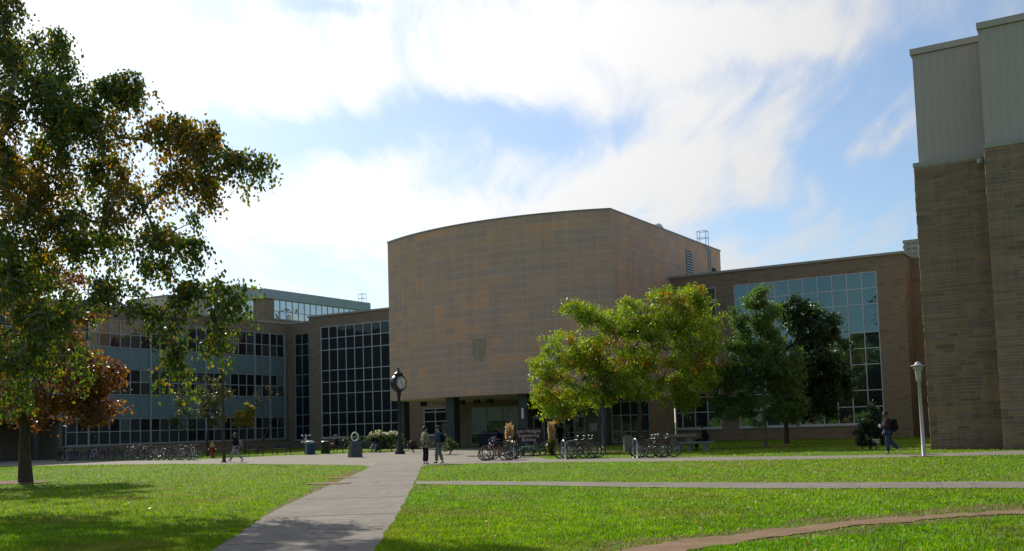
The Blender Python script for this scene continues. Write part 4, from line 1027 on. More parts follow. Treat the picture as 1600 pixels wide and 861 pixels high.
for px, dd, lab, sd_ in [(646, 75, 'small dark shrub beside the clock and dark column', 54), (703, 66, 'small green shrub at the foot of the middle column', 55)]:
    b = at(px, 705, dd); b.z = 0
    shrub('small_shrub', lab, b, [(tuple(b + Vector((0, 0, .5))), (.5, .45, .48), 16)], 1300, .09, [(.035, .06, .016), (.05, .08, .016)] if px == 703 else [(.02, .03, .014), (.03, .022, .016)], [1, 1], sd_)
b = at(1360, 700, 50.5); b.z = 0
shrub('yew_shrub', 'dark cone shaped evergreen shrub behind the man with backpack', b, [(tuple(b + Vector((0, 0, .6))), (.75, .7, .6), 30), (tuple(b + Vector((.1, 0, 1.3))), (.5, .5, .6), 20), (tuple(b + Vector((.2, 0, 1.85))), (.28, .28, .35), 8)], 14000, .10, [(.016, .034, .014), (.022, .042, .016)], [1, 1], 56, mat='needle', aspect=.25)
for px, py, dd, lab, sd_ in [(833, 701, 57, 'low blue green juniper under the maroon sign', 57), (818, 703, 56, 'small blue green juniper left of the sign foot', 58), (852, 703, 57.5, 'low leafy plant right of the sign foot', 59)]:
    b = at(px, py, dd); b.z = 0.04
    shrub('juniper', lab, b, [(tuple(b + Vector((0, 0, .25))), (.8, .5, .22), 18)], 1500, .08, [(.05, .085, .07), (.035, .065, .055)] if px < 850 else [(.06, .09, .02), (.04, .07, .016)], [1, 1], sd_, mat='needle', aspect=.3)
def plume_grass(px, py, dd, label, seed, h=1.75):
    rng = np.random.RandomState(seed); b = at(px, py, dd); b.z = .04; root = tag(empty('plume_grass', b), label, 'ornamental grass', 'ornamental grasses by the sign')
    segs = []; P = []; D = []; Cc = []; bl = []
    for k in range(34):
        a = rng.uniform(0, 2 * math.pi); lean = rng.uniform(.02, .2); hh = h * rng.uniform(.62, 1.06)
        p0 = np.array([rng.normal(0, .045), rng.normal(0, .045), 0]); tip = p0 + np.array([math.cos(a) * lean, math.sin(a) * lean, hh]); mid = p0 + (tip - p0) * .6 + np.array([0, 0, .03])
        segs += [(p0, .008, mid, .006), (mid, .006, tip, .003)]
        m_ = 60; t = rng.uniform(.52, 1.0, m_)[:, None]; P.append(mid + (tip - mid) * ((t - .5) * 2) + rng.normal(0, .018, (m_, 3))); D.append(np.repeat([(tip - mid) / np.linalg.norm(tip - mid)], m_, 0))
    P = np.concatenate(P); D = np.concatenate(D)
    link('plumes', leaves_mesh('plumes', P, .13, palette(len(P), [(.50, .36, .19), (.42, .29, .14), (.56, .43, .26)], [1, 1, 1], rng), M['leaf'], rng, 0, .22, dirs=D * 3), None, root)
    link('stems', tubes_mesh('stems', segs, M['bark_pale'], 5), None, root)
    n = 900; a = rng.uniform(0, 2 * math.pi, n); r_ = rng.uniform(0, .22, n); z = rng.uniform(0, .7, n); C = np.stack([np.cos(a) * r_ * (.5 + z), np.sin(a) * r_ * (.5 + z), z], 1)
    link('foliage', leaves_mesh('foliage', C, .30, palette(n, [(.10, .12, .04), (.16, .13, .05)], [1, 1], rng), M['leaf'], rng, -.8, .07), None, root)
plume_grass(797, 704, 55.5, 'tan feathery ornamental grass left of the maroon sign', 61)
plume_grass(862, 706, 55.5, 'tan feathery ornamental grass right of the maroon sign', 62)

# trees behind the viewer, seen mirrored in the tall windows
rng = np.random.RandomState(70); P = []; 
for k in range(64):
    if k < 46: t = k / 45; x = -95 + 120 * t; y = -18 - 30 * t
    else: t = (k - 46) / 17; x = -104 + 26 * t; y = -14 + 54 * t
    x += rng.normal(0, 3); y += rng.normal(0, 4); h = rng.uniform(9, 14)
    m_ = 700; q = rng.normal(0, 1, (m_, 3)); q /= np.linalg.norm(q, axis=1, keepdims=True); q *= rng.uniform(.5, 1, (m_, 1)) * np.array([[4.2, 4.2, h * .45]]); P.append(q + np.array([[x, y, h * .55]]))
P = np.concatenate(P)
o = link('tree_line', leaves_mesh('tree_line', P, 1.0, palette(len(P), [GREEN, DGREEN, YGREEN, (.16, .09, .02)], [4, 4, 2, 1], rng), M['leaf'], rng, .3), None, None)
tag(o, 'line of park trees behind the viewer, mirrored in the tall windows', 'trees', kind='stuff')

# ================================================================== grass blades and fallen leaves
def inside(P, poly):
    x, y = P[:, 0], P[:, 1]; r = np.zeros(len(P), bool); n = len(poly); j = n - 1
    for i in range(n):
        xi, yi = poly[i]; xj, yj = poly[j]
        c = ((yi > y) != (yj > y)) & (x < (xj - xi) * (y - yi) / (yj - yi + 1e-12) + xi); r ^= c; j = i
    return r
def lawn_points(n, y0, y1, rng, p=2.0):
    """denser close to the viewer"""
    q = rng.uniform(0, 1, n); Y = 1 / (1 / y0 + (1 / y1 - 1 / y0) * q)
    X = Y * rng.uniform(-.62, .60, n)
    P = np.stack([X, Y], 1); keep = np.ones(n, bool)
    for poly in (lane_w, cross_w, plaza_w, bed): keep &= ~inside(P, poly)
    t_in = inside(P, track_w); keep &= ~(t_in & (rng.uniform(0, 1, n) < .985))
    for w_ in (fringe_w, edge_w): keep &= ~(inside(P, w_) & (rng.uniform(0, 1, n) < .6))
    for b_ in bare: keep &= ~(inside(P, b_) & (rng.uniform(0, 1, n) < .93))
    return P[keep]
rng = np.random.RandomState(80)
P2 = np.concatenate([lawn_points(330000, 11.5, 62, rng), lawn_points(42000, 60, 84, rng)]); n = len(P2)
hgt = rng.uniform(.018, .05, n) * (1 + .012 * P2[:, 1]); wid = rng.uniform(.0045, .009, n) * (.75 + P2[:, 1] / 22)
# ragged longer grass along the path edges
a = rng.uniform(0, 2 * math.pi, n); lean = rng.uniform(.1, .9, n) * hgt
base = np.stack([P2[:, 0], P2[:, 1], np.full(n, -.002)], 1)
sx = np.stack([np.cos(a + 1.57), np.sin(a + 1.57), np.zeros(n)], 1) * wid[:, None]
tip = base + np.stack([np.cos(a) * lean, np.sin(a) * lean, hgt], 1)
V = np.stack([base - sx, base + sx, tip], 1).reshape(-1, 3)
big = .5 + .5 * np.sin(P2[:, 0] * .35 + 1.3 * np.sin(P2[:, 1] * .21)) * np.sin(P2[:, 1] * .27 + .8)
clump = .5 + .5 * np.sin(P2[:, 0] * 3.1 + 2 * np.sin(P2[:, 1] * 2.3)) * np.sin(P2[:, 1] * 2.7 + 1.7 * np.sin(P2[:, 0] * 1.9))
cols = palette(n, [(.098, .205, .010), (.128, .238, .012), (.165, .25, .018), (.20, .19, .05)], [4, 4, 2, .6], rng, .25)
dry = np.clip(.5 + .9 * np.sin(P2[:, 0] * .9 + 2.2 * np.sin(P2[:, 1] * .31)) * np.sin(P2[:, 1] * .8 + 1.1 * np.sin(P2[:, 0] * .6 + 2)) - .55, 0, 1)[:, None] * .75
cols = cols * (1 - dry) + np.array([[.17, .17, .045]]) * dry
fr_ = (inside(P2, fringe_w) | inside(P2, edge_w))[:, None] & (rng.uniform(0, 1, (n, 1)) < .65)
cols = np.where(fr_, np.array([[.19, .15, .055]]) * rng.uniform(.6, 1.2, (n, 1)), cols)
cols *= (.72 + .45 * clump)[:, None] * np.stack([.86 + .3 * big, np.ones(n), np.ones(n)], 1)
o = link('grass', fast_mesh('grass', V, np.arange(n * 3).reshape(-1, 3), 3, M['blade'], np.repeat(cols, 3, axis=0)))
tag(o, 'short green lawn grass with longer tufts', 'grass', kind='stuff')
P3 = lawn_points(260, 12, 55, rng); n = len(P3)
P3 = np.concatenate([P3, np.stack([rng.normal(-19, 5, 260), rng.normal(37, 5, 260)], 1)]); n = len(P3)
C = np.stack([P3[:, 0], P3[:, 1], rng.uniform(.035, .06, n)], 1); D = rng.normal(0, 1, (n, 3)); D[:, 2] *= .15
o = link('fallen_leaves', leaves_mesh('fallen_leaves', C, .065, palette(n, [(.30, .20, .06), (.22, .12, .04), (.40, .33, .20)], [2, 2, 1], rng), M['leaf'], rng, 0, .7, dirs=D * 2))
tag(o, 'scattered dry fallen leaves lying on the lawn', 'leaves', kind='stuff')
# ================================================================== street furniture
def cyl_between(mb, a, b, r, n=8, mi=0): mb.tube([a, b], r, n, mi)
# ---- street clock
cb_ = ground(625, 709.5); ck = tag(empty('street_clock', cb_, R(50)), 'black post clock with white round dial and domed top on the plaza', 'clock')
SC = 1.0; zc = 4.95                                   # dial faces local -Y
mb = MB(); mb.lathe([(.36, 0), (.36, .14), (.27, .22), (.24, .55), (.19, .62), (.17, 1.0), (.12, 1.08), (.105, 4.0), (.15, 4.1), (.17, 4.3)], 14); mb.build('post', M['black'], ck, True)
mb = MB(); rot = Matrix.Translation((0, 0, zc)) @ Matrix.Rotation(R(90), 4, 'X')
mb.lathe([(.50, -.27), (.56, -.25), (.60, -.18), (.60, .18), (.56, .25), (.50, .27)], 32, 0, (0, 0, 0), rot); mb.tube([(0, 0, 4.28), (0, 0, 4.45)], [.16, .30], 12); mb.build('drum', M['black'], ck, True)
mb = MB(); mb.lathe([(.30, 0), (.36, .04), (.33, .10), (.2, .2), (.12, .26), (.10, .33), (.05, .36), (.05, .42), (.085, .46), (.05, .52), (.012, .62)], 16, 0, (0, 0, zc + .54)); mb.build('finial', M['black'], ck, True)
M['dial'] = paint('dial_enamel', (.74, .71, .63), .4, var=.04)
for sgn in (-1, 1):
    fr = Matrix.Translation((0, sgn * .275, zc)) @ Matrix.Rotation(0 if sgn < 0 else math.pi, 4, 'Z')
    mb = MB(); mb.lathe([(.47, 0), (.47, .012)], 32, 0, (0, 0, 0), fr @ Matrix.Rotation(R(90), 4, 'X')); dl = mb.build('dial', M['dial'], ck)
    mb = MB()
    for h in range(12):
        a = h * math.pi / 6; X = fr @ Matrix.Rotation(a, 4, 'Y')
        for q in ((-.035, 0, .035) if h % 3 == 0 else (-.018, .018)): mb.box(q - .011, q + .011, -.022, -.014, .32, .42, 0, X)
    mb.torus(.455, .014, 32, 6, 0, fr @ Matrix.Translation((0, -.016, 0))); mb.build('numerals', M['black'], dl)
    mb = MB(); mb.box(-.022, .022, -.034, -.026, -.06, .24, 0, fr @ Matrix.Rotation(R(147), 4, 'Y')); mb.box(-.015, .015, -.043, -.036, -.08, .37, 0, fr @ Matrix.Rotation(R(-30), 4, 'Y')); mb.build('hands', M['black'], dl)
# ---- ring sculpture on a tapering plinth
sb = ground(555, 714.5); sc = tag(empty('ring_sculpture', sb, R(24)), 'white upright ring on a dark tapering plinth', 'sculpture')
M['slate'] = paint('dark_slate', (.045, .055, .055), .35, var=.3, scale=4)
mb = MB(); q0, q1, hh = .40, .27, 1.02
mb.add([(-q0, -q0, 0), (q0, -q0, 0), (q0, q0, 0), (-q0, q0, 0), (-q1, -q1, hh), (q1, -q1, hh), (q1, q1, hh), (-q1, q1, hh)], [(3, 2, 1, 0), (4, 5, 6, 7), (0, 1, 5, 4), (1, 2, 6, 5), (2, 3, 7, 6), (3, 0, 4, 7)]); mb.build('plinth', M['slate'], sc)
mb = MB(); mb.torus(.27, .042, 36, 10, 0, Matrix.Translation((0, 0, hh + .30)) @ Matrix.Rotation(R(-14), 4, 'Z'), .80, 1.0); mb.build('ring', M['white'], sc, True)
# ---- fire hydrant
hb_ = at(332, 714.5, 75.5); hb_.z = 0; hy = tag(empty('fire_hydrant', hb_, .3), 'red fire hydrant with yellow bonnet at the grass edge', 'hydrant')
M['red'] = paint('hydrant_red', (.22, .03, .02), .5); M['yellow'] = paint('hydrant_yellow', (.36, .23, .05), .5)
mb = MB(); mb.lathe([(.24, 0), (.24, .06), (.17, .08), (.15, .7), (.20, .73), (.20, .8)], 14); mb.build('barrel', M['red'], hy, True)
mb = MB(); mb.lathe([(.19, .8), (.19, .86), (.15, .98), (.07, 1.06), (.06, 1.14), (.03, 1.15)], 14); mb.build('bonnet', M['yellow'], hy, True)
for a in (0, math.pi / 2, math.pi):
    mb = MB(); X = Matrix.Rotation(a, 4, 'Z') @ Matrix.Translation((.14, 0, .58)) @ Matrix.Rotation(R(90), 4, 'Y'); mb.lathe([(.085, 0), (.085, .09), (.1, .1), (.1, .16), (.04, .18)], 10, 0, (0, 0, 0), X); mb.build('outlet', M['red'], hy, True)
# ---- bins
def bin_(px, py, dd, name, label, mat, w=.42, h=1.05):
    b = at(px, py, dd); b.z = 0; r_ = tag(empty(name, b, R(-20)), label, 'bin')
    mb = MB(); mb.lathe([(w * .9, 0), (w * .96, .04), (w, h * .8), (w * 1.04, h * .82)], 18); mb.build('drum', mat, r_, True)
    mb = MB(); mb.lathe([(w * 1.06, h * .82), (w * 1.06, h * .87), (w * .85, h * .95), (w * .5, h)], 18); mb.build('lid', mat if name != 'recycling_bin' else M['alu_dull'], r_, True)
    mb = MB(); mb.box(-.18, .18, -w * 1.02, -w * .7, h * .84, h * .93); mb.build('slot', M['dark'], r_)
M['blue'] = paint('bin_blue', (.03, .085, .15), .5)
M['navy'] = paint('navy_plastic', (.012, .022, .075), .5)
bin_(484, 709.5, 78, 'recycling_bin', 'round blue bin beside the walkway left of the dark bin', M['blue'], .43, 1.05)
bin_(508.5, 708.5, 79, 'litter_bin', 'dark round litter bin right of the blue bin', M['slate'], .37, 1.0)
U, _ = onV(766, 690, 75.2); x, y = uv2xy(U, 75.2); rb = tag(empty('recycling_cart', (x, y, 0), -ANG), 'dark blue wheeled carts standing against the lobby window', 'bin')
mb = MB(); mb.box(-.95, .95, -.35, .35, .12, 1.05); mb.box(-.99, .99, -.39, .39, 1.05, 1.14); mb.build('body', M['navy'], rb)
for q in (-.8, .8): mb = MB(); mb.lathe([(.12, -.04), (.12, .04)], 12, 0, (0, 0, 0), Matrix.Translation((q, -.3, .12)) @ Matrix.Rotation(R(90), 4, 'Y')); mb.build('wheel', M['black'], rb)
# ---- small sculpture of balls on rods
pb = at(478.5, 711, 77.2); pb.z = 0; ps = tag(empty('ball_sculpture', pb, 0), 'thin post carrying a frame of small white balls by the blue bin', 'sculpture')
mb = MB(); mb.tube([(0, 0, 0), (0, 0, 1.5)], .03, 8)
for z in (.98, 1.47): mb.tube([(-.3, 0, z), (.3, 0, z)], .014, 6)
mb.tube([(-.3, 0, .98), (.3, 0, 1.47)], .012, 6); mb.tube([(.3, 0, .98), (-.3, 0, 1.47)], .012, 6); mb.build('post', M['steel'], ps, True)
for (x, z) in [(-.3, 1.47), (0, 1.47), (.3, 1.47), (0, 1.23), (-.3, .98), (0, .98), (.3, .98)]: mb = MB(); mb.ball((x, -.02, z), .065, 10); mb.build('ball', M['white'], ps, True)
# ---- benches
def bench(px, py, dd, rz, label):
    b = at(px, py, dd); b.z = 0; r_ = tag(empty('park_bench', b, rz), label, 'bench', 'dark slatted benches along the plaza')
    for x in (-.72, .72):
        mb = MB(); mb.tube([(x, -.26, 0), (x, -.24, .42), (x, .2, .42)], .035, 6); mb.tube([(x, .3, 0), (x, .2, .42), (x, .33, .92)], .035, 6); mb.tube([(x, -.26, .42), (x, -.28, .64), (x, .24, .64)], .03, 6); mb.build('leg', M['black'], r_)
    for k in range(5): mb = MB(); mb.box(-.85, .85, -.27 + k * .10, -.19 + k * .10, .44, .475); mb.build('seat_slat', M['slate'], r_)
    for k in range(4): mb = MB(); y = .24 + k * .03; mb.box(-.85, .85, y - .012, y + .016, .54 + k * .105, .62 + k * .105); mb.build('back_slat', M['slate'], r_)
    return b
bench(396, 709.5, 80, R(-30), 'empty dark bench nearest the walking student')
bench(440, 709, 80.5, R(-30), 'empty dark bench left of the blue bin')
bs1 = bench(524, 707, 81, R(-50), 'dark bench on which the man in a grey cap sits')
bs2 = bench(579, 706, 77.8, R(-5), 'dark bench on which the woman sits by the flowering shrubs')
# ---- lamps
lb = ground(1444, 713.5); lp = tag(empty('path_lamp', lb), 'short pale lamp post with flat round hood on the right lawn', 'street lamp')
M['lilac'] = paint('weathered_pale_paint', (.52, .43, .46), .5, var=.12, scale=5); M['frost'] = paint('frosted_glass', (.42, .41, .34), .3, var=.05)
mb = MB(); mb.tube([(0, 0, 0), (-.01, 0, 1.5), (-.03, 0, 3.02)], [.078, .07, .062], 14); mb.build('pole', M['lilac'], lp, True)
mb = MB(); mb.lathe([(.065, 2.98), (.095, 3.0), (.10, 3.1), (.125, 3.42), (.13, 3.48)], 16, 0, (-.03, 0, 0)); mb.build('lantern', M['frost'], lp, True)
mb = MB(); mb.lathe([(.15, 3.46), (.19, 3.52), (.185, 3.60), (.10, 3.605)], 18, 0, (-.03, 0, 0)); mb.build('collar', M['alu_dull'], lp, True)
mb = MB(); mb.lathe([(.28, 3.60), (.29, 3.62), (.15, 3.65), (.10, 3.73), (.06, 3.77), (.02, 3.78)], 20, 0, (-.03, 0, 0)); mb.build('hood', M['lilac'], lp, True)
lb = ground(350, 722.5); lp = tag(empty('tall_lamp', lb), 'tall thin dark pole at the lawn edge behind birch leaves', 'street lamp')
M['brown'] = paint('dark_bronze', (.045, .04, .034), .5)
mb = MB(); mb.tube([(0, 0, 0), (0, 0, 1.0), (-.12, 0, 9.4)], [.115, .10, .06], 12); mb.box(-.15, .15, -.15, .15, 0, .06); mb.build('pole', M['brown'], lp, True)
mb = MB(); mb.box(-.85, -.1, -.18, .18, 9.35, 9.52); mb.build('lamp_head', M['brown'], lp)
# ---- sign
g = at(827, 703, 58.5); sg = tag(empty('building_sign', (g.x, g.y, 0), R(-12)), 'maroon board reading John Hodgins Engineering Building by the entrance', 'sign')
s_ = 58.5 / FPX; W = 44 * s_ / 2; zt = at(827, 668.5, 58.5).z; zb_ = at(827, 690.5, 58.5).z
M['maroon'] = paint('maroon_board', (.05, .010, .012), .4, var=.1); M['letter'] = paint('letter_white', (.62, .58, .54), .5, var=.02)
mb = MB(); mb.box(-W, W, -.06, .06, zb_, zt); mb.build('board', M['maroon'], sg)
for q in (-W * .75, W * .75): mb = MB(); mb.box(q - .05, q + .05, -.04, .04, 0, zb_); mb.build('post', M['black'], sg)
dg = bpy.context.evaluated_depsgraph_get
for k, t in enumerate(('John Hodgins', 'Engineering', 'Building')):
    cu = bpy.data.curves.new('lettering', 'FONT'); cu.body = t; cu.size = .265; cu.align_x = 'CENTER'; cu.extrude = .006; cu.offset = .0
    to = bpy.data.objects.new('tmp_text', cu); col.objects.link(to); bpy.context.view_layer.update()
    me = bpy.data.meshes.new_from_object(to.evaluated_get(dg())); bpy.data.objects.remove(to); me.name = 'lettering'; me.materials.clear()
    o = link('lettering', me, M['letter'], sg); o.rotation_euler = (R(90), 0, 0); o.location = (0, -.068, zt - .27 - k * (zt - zb_) / 3.25)
g = at(1369, 689.5, 50); ws = tag(empty('plant_marker', (g.x, g.y, 0), R(4)), 'small pale placard in front of the dark evergreen shrub', 'sign')
mb = MB(); mb.box(-.21, .21, -.015, .015, g.z - .1, g.z + .12); mb.build('board', paint('placard', (.55, .48, .36), .6), ws); mb = MB(); mb.box(-.02, .02, .016, .04, 0, g.z); mb.build('stake', M['black'], ws)
g = at(1348, 706, 52); gp = tag(empty('thin_post', (g.x, g.y, 0)), 'thin dark metal post left of the dark evergreen shrub', 'post'); mb = MB(); mb.tube([(0, 0, 0), (0, 0, 1.62)], .03, 6); mb.ball((0, 0, 1.64), .045, 8); mb.build('shaft', M['black'], gp)
# ---- concrete picnic table and block seats near the right bikes
g = at(1062, 704, 57.5); pt_ = tag(empty('concrete_table', (g.x, g.y, 0), -ANG * .5), 'low concrete table with block legs and bench beside the right bicycles', 'table')
mb = MB(); mb.box(-.85, 1.0, -.45, .45, .82, .95); mb.build('top', M['conc'], pt_)
mb = MB(); mb.box(-.45, -.12, -.3, .3, 0, .82); mb.build('leg', M['conc'], pt_); mb = MB(); mb.box(.45, .75, -.3, .3, 0, .82); mb.build('leg', M['conc'], pt_)
g2 = at(1090, 703, 57.0); sb_ = tag(empty('concrete_bench', (g2.x, g2.y, 0), -ANG * .5), 'low concrete bench with block legs under the seated dark figure', 'bench')
mb = MB(); mb.box(-1.3, .9, -.25, .25, .42, .54); mb.build('seat', M['conc'], sb_)
for q in (-.95, .45): mb = MB(); mb.box(q - .15, q + .15, -.2, .2, 0, .42); mb.build('leg', M['conc'], sb_)
g = at(982, 700, 60); bl = tag(empty('stone_marker', (g.x, g.y, 0), .2), 'upright pale stone slab behind the right bicycles', 'marker stone')
mb = MB(); mb.box(-.28, .28, -.12, .12, 0, .85); mb.box(-.24, .24, -.1, .1, .85, .93); mb.build('slab', M['conc'], bl)

# ================================================================== bicycles
tyre_m = paint('tyre_rubber', (.016, .016, .016), .8); chrome = paint('bike_chrome', (.26, .26, .27), .35, .8)
BM = {k: paint('bike_' + k, c, .3, .1, .05, spec=.6) for k, c in dict(red=(.28, .02, .022), blue=(.035, .05, .20), silver=(.5, .5, .52), black=(.016, .016, .018), purple=(.09, .035, .07), green=(.03, .10, .05), white=(.62, .62, .64), orange=(.45, .20, .03), maroon=(.10, .03, .035)).items()}
WR = .345; WB = 1.06
def wheel_mesh():
    mb = MB(); mb.torus(WR - .02, .021, 28, 6, 0); tyre = mb.mesh('tyre', tyre_m, True)
    mb = MB(); mb.torus(WR - .048, .011, 28, 5, 0); rim = mb.mesh('rim', chrome, True)
    mb = MB()
    for k in range(18):
        a = 2 * math.pi * k / 18; y = .03 if k % 2 else -.03; mb.tube([(.02 * math.cos(a), y, .02 * math.sin(a)), ((WR - .05) * math.cos(a + .12), 0, (WR - .05) * math.sin(a + .12))], .0025, 3, 0, False)
    mb.tube([(0, -.05, 0), (0, .05, 0)], .022, 8); return tyre, rim, mb.mesh('spokes', chrome)
TY, RI, SP = wheel_mesh()
def frame_meshes(step=False):
    bbk = (.44, 0, .29); st = (.30, 0, .80); hd = (.80, 0, .86 if not step else .84); hl = (.83, 0, .70); rx = (0, 0, WR)
    mb = MB()
    mb.tube([bbk, st], .018, 8); mb.tube([st if not step else (.40, 0, .46), hd], .019, 8); mb.tube([bbk, hl], .021, 8); mb.tube([hd, hl], .022, 8)
    for y in (-.045, .045): mb.tube([rx[:1] + (y,) + rx[2:], (.40, y * .6, .30)], .011, 6); mb.tube([(0, y, WR), (.31, y * .5, .76)], .009, 6)
    fr = mb.mesh('frame', None, True)
    mb = MB(); mb.tube([hl, (.86, 0, .64)], .018, 6)
    for y in (-.05, .05): mb.tube([(.86, y * .8, .66), (.90, y, .52), (WB, y, WR)], .013, 6)
    mb.tube([(.86, -.05, .65), (.86, .05, .65)], .016, 6); fk = mb.mesh('fork', None, True)
    mb = MB(); mb.tube([(.80, 0, .86), (.77, 0, .99), (.85, 0, 1.02)], .015, 6); mb.tube([(.74, -.29, 1.05), (.82, -.16, 1.03), (.85, 0, 1.02), (.82, .16, 1.03), (.74, .29, 1.05)], .013, 6)
    for y in (-.25, .25): mb.tube([(.745, y - .03, 1.05), (.76, y + .03, 1.045)], .019, 6)
    hb = mb.mesh('handlebar', None, True)
    mb = MB(); mb.tube([(.30, 0, .80), (.275, 0, .93)], .013, 6)
    mb.add([(.12, -.08, .955), (.12, .08, .955), (.25, .06, .965), (.40, .018, .95), (.40, -.018, .95), (.25, -.06, .965), (.13, -.06, .92), (.13, .06, .92), (.38, 0, .92)], [(0, 5, 2, 1), (5, 4, 3, 2), (0, 6, 8, 4, 5), (1, 2, 3, 8, 7), (0, 1, 7, 6), (6, 7, 8), (3, 4, 8)]); sd_ = mb.mesh('saddle', None)
    mb = MB(); mb.torus(.09, .008, 18, 5, 0, Matrix.Translation((.44, .045, .29))); mb.tube([(.44, .06, .29), (.54, .07, .15)], .012, 6); mb.tube([(.44, -.06, .29), (.34, -.07, .43)], .012, 6); mb.box(.50, .59, .07, .16, .135, .16); mb.box(.29, .38, -.16, -.07, .42, .445); mb.tube([(.44, .045, .38), (0, .045, WR + .04)], .006, 4); mb.tube([(.44, .045, .20), (0, .045, WR - .04)], .006, 4); ck_ = mb.mesh('crank', None)
    mb = MB(); mb.box(-.22, .22, -.07, .07, .76, .775); mb.tube([(-.02, -.06, WR), (-.15, -.06, .76)], .006, 4); mb.tube([(-.02, .06, WR), (-.15, .06, .76)], .006, 4); rk = mb.mesh('rear_rack', None)
    mb = MB(); mb.box(.86, 1.14, -.19, .19, .82, 1.05); bk = mb.mesh('basket', None)
    return dict(frame=fr, fork=fk, handlebar=hb, saddle=sd_, crank=ck_, rear_rack=rk)
FM = {False: frame_meshes(False), True: frame_meshes(True)}
MC = {}
def with_mat(me, mat):
    k = (me.name, mat.name)
    if k not in MC: c = me.copy(); c.name = me.name.split('.')[0]; c.materials.clear(); c.materials.append(mat); MC[k] = c
    return MC[k]
def bicycle(loc, rz, colour, label, group, step=False, rack=False, lean=0.0, scale=1.0, steer=0.0):
    r_ = tag(empty('bicycle', loc, rz), label, 'bicycle', group); r_.rotation_euler = (lean, 0, rz); r_.scale = (scale,) * 3
    f = FM[step]
    for nm in ('frame', 'fork'): link(nm, with_mat(f[nm], BM[colour]), None, r_)
    link('handlebar', with_mat(f['handlebar'], chrome), None, r_); link('saddle', with_mat(f['saddle'], M['black']), None, r_); link('crank', with_mat(f['crank'], chrome), None, r_)
    if rack: link('rear_rack', with_mat(f['rear_rack'], M['black']), None, r_)
    for x in (0, WB):
        w = link('wheel', TY, None, r_); w.location = (x, 0, WR)
        for nm, me in (('rim', RI), ('spokes', SP)): link(nm, me, None, w)
    return r_
def place_bike(px, py, dd, rz, *a, **k):
    g = at(px, py, dd); return bicycle((g.x, g.y, 0), rz, *a, **k)
GA, GB, GC, GL = 'bicycles left of the sign', 'bicycles right of the sign', 'bicycles by the concrete table', 'bicycles in the long row before the classroom wing'
gA = ground(770, 719.5); sA = 1.10
place_bike(797, 719, gA.y, R(180), 'blue', 'blue and silver bicycle in front left of the sign', GA, lean=R(4), scale=sA, rack=True)
place_bike(800, 719, gA.y + .55, R(176), 'purple', 'purple bicycle behind the blue one left of the sign', GA, lean=R(-5), scale=sA, step=True)
place_bike(771, 718, gA.y + 1.1, R(4), 'black', 'black bicycle at the back of the group left of the sign', GA, lean=R(5), scale=sA)
place_bike(789, 719.3, gA.y - .35, R(172), 'orange', 'bicycle with orange frame lowest in the group left of the sign', GA, lean=R(14), scale=sA * .9, step=True)
gB = ground(900, 717)
place_bike(876, 717, gB.y + .7, R(6), 'silver', 'white and silver bicycle at the left of the group behind the plume grass', GB, lean=R(6), scale=1.08)
place_bike(886, 717, gB.y, R(3), 'black', 'dark bicycle whose front wheel is nearest in the group right of the sign', GB, lean=R(-4), scale=1.1)
place_bike(893, 717, gB.y + .35, R(8), 'red', 'bright red bicycle in the middle of the group right of the sign', GB, lean=R(5), scale=1.1, step=True)
place_bike(899, 717, gB.y + .9, R(-4), 'black', 'black bicycle furthest right in the group right of the sign', GB, lean=R(-6), scale=1.1, rack=True)
gC = ground(1015, 715.5)
place_bike(997, 715.5, gC.y, R(2), 'maroon', 'dark maroon bicycle in front by the concrete table', GC, lean=R(4), scale=1.06)
place_bike(1003, 715.5, gC.y + .6, R(6), 'purple', 'plum coloured bicycle with a basket lamp by the concrete table', GC, lean=R(-5), scale=1.08, step=True)
place_bike(1016, 715.5, gC.y + .35, R(-5), 'black', 'black bicycle furthest right by the concrete table', GC, lean=R(5), scale=1.06, rack=True)
place_bike(994, 715.5, gC.y + 1.0, R(3), 'green', 'green bicycle at the back by the concrete table', GC, lean=R(-3), scale=1.04)
def hoop(px, py, dd, label, rz=0, n=1):
    g = at(px, py, dd); r_ = tag(empty('bike_rack', (g.x, g.y, 0), rz), label, 'bike rack', 'steel bike racks')
    mb = MB(); pts = [(0, -.32, 0), (0, -.32, .72)] + [(0, -.32 * math.cos(a), .72 + .22 * math.sin(a)) for a in (R(45), R(90), R(135))] + [(0, .32, .72), (0, .32, 0)]; mb.tube(pts, .03, 8); mb.build('hoop', M['steel'], r_, True)
    mb = MB(); mb.box(-.08, .08, -.40, .40, .0, .012); mb.build('base_plate', M['steel'], r_)
hoop(801, 717.5, gA.y + .4, 'steel hoop rack among the bicycles left of the sign', R(12)); hoop(881, 717, gB.y - .2, 'steel hoop rack among the bicycles right of the sign', R(12)); hoop(993, 715.5, gC.y - .3, 'steel hoop rack among the bicycles by the concrete table', R(10))
ordn = ['first', 'second', 'third', 'fourth', 'fifth', 'sixth', 'seventh', 'eighth', 'ninth', 'tenth', 'eleventh', 'twelfth', 'thirteenth', 'fourteenth', 'fifteenth', 'sixteenth', 'seventeenth', 'eighteenth', 'nineteenth', 'twentieth', 'twenty first', 'twenty second', 'twenty third', 'twenty fourth']
cl_ = ['white', 'black', 'maroon', 'blue', 'black', 'green', 'black', 'silver', 'black', 'maroon', 'purple', 'black', 'green', 'silver', 'black', 'blue', 'black', 'silver', 'silver', 'black', 'maroon', 'silver', 'black', 'silver']
pa, pb2 = at(88, 716, 82), at(306, 718.6, 70.5)
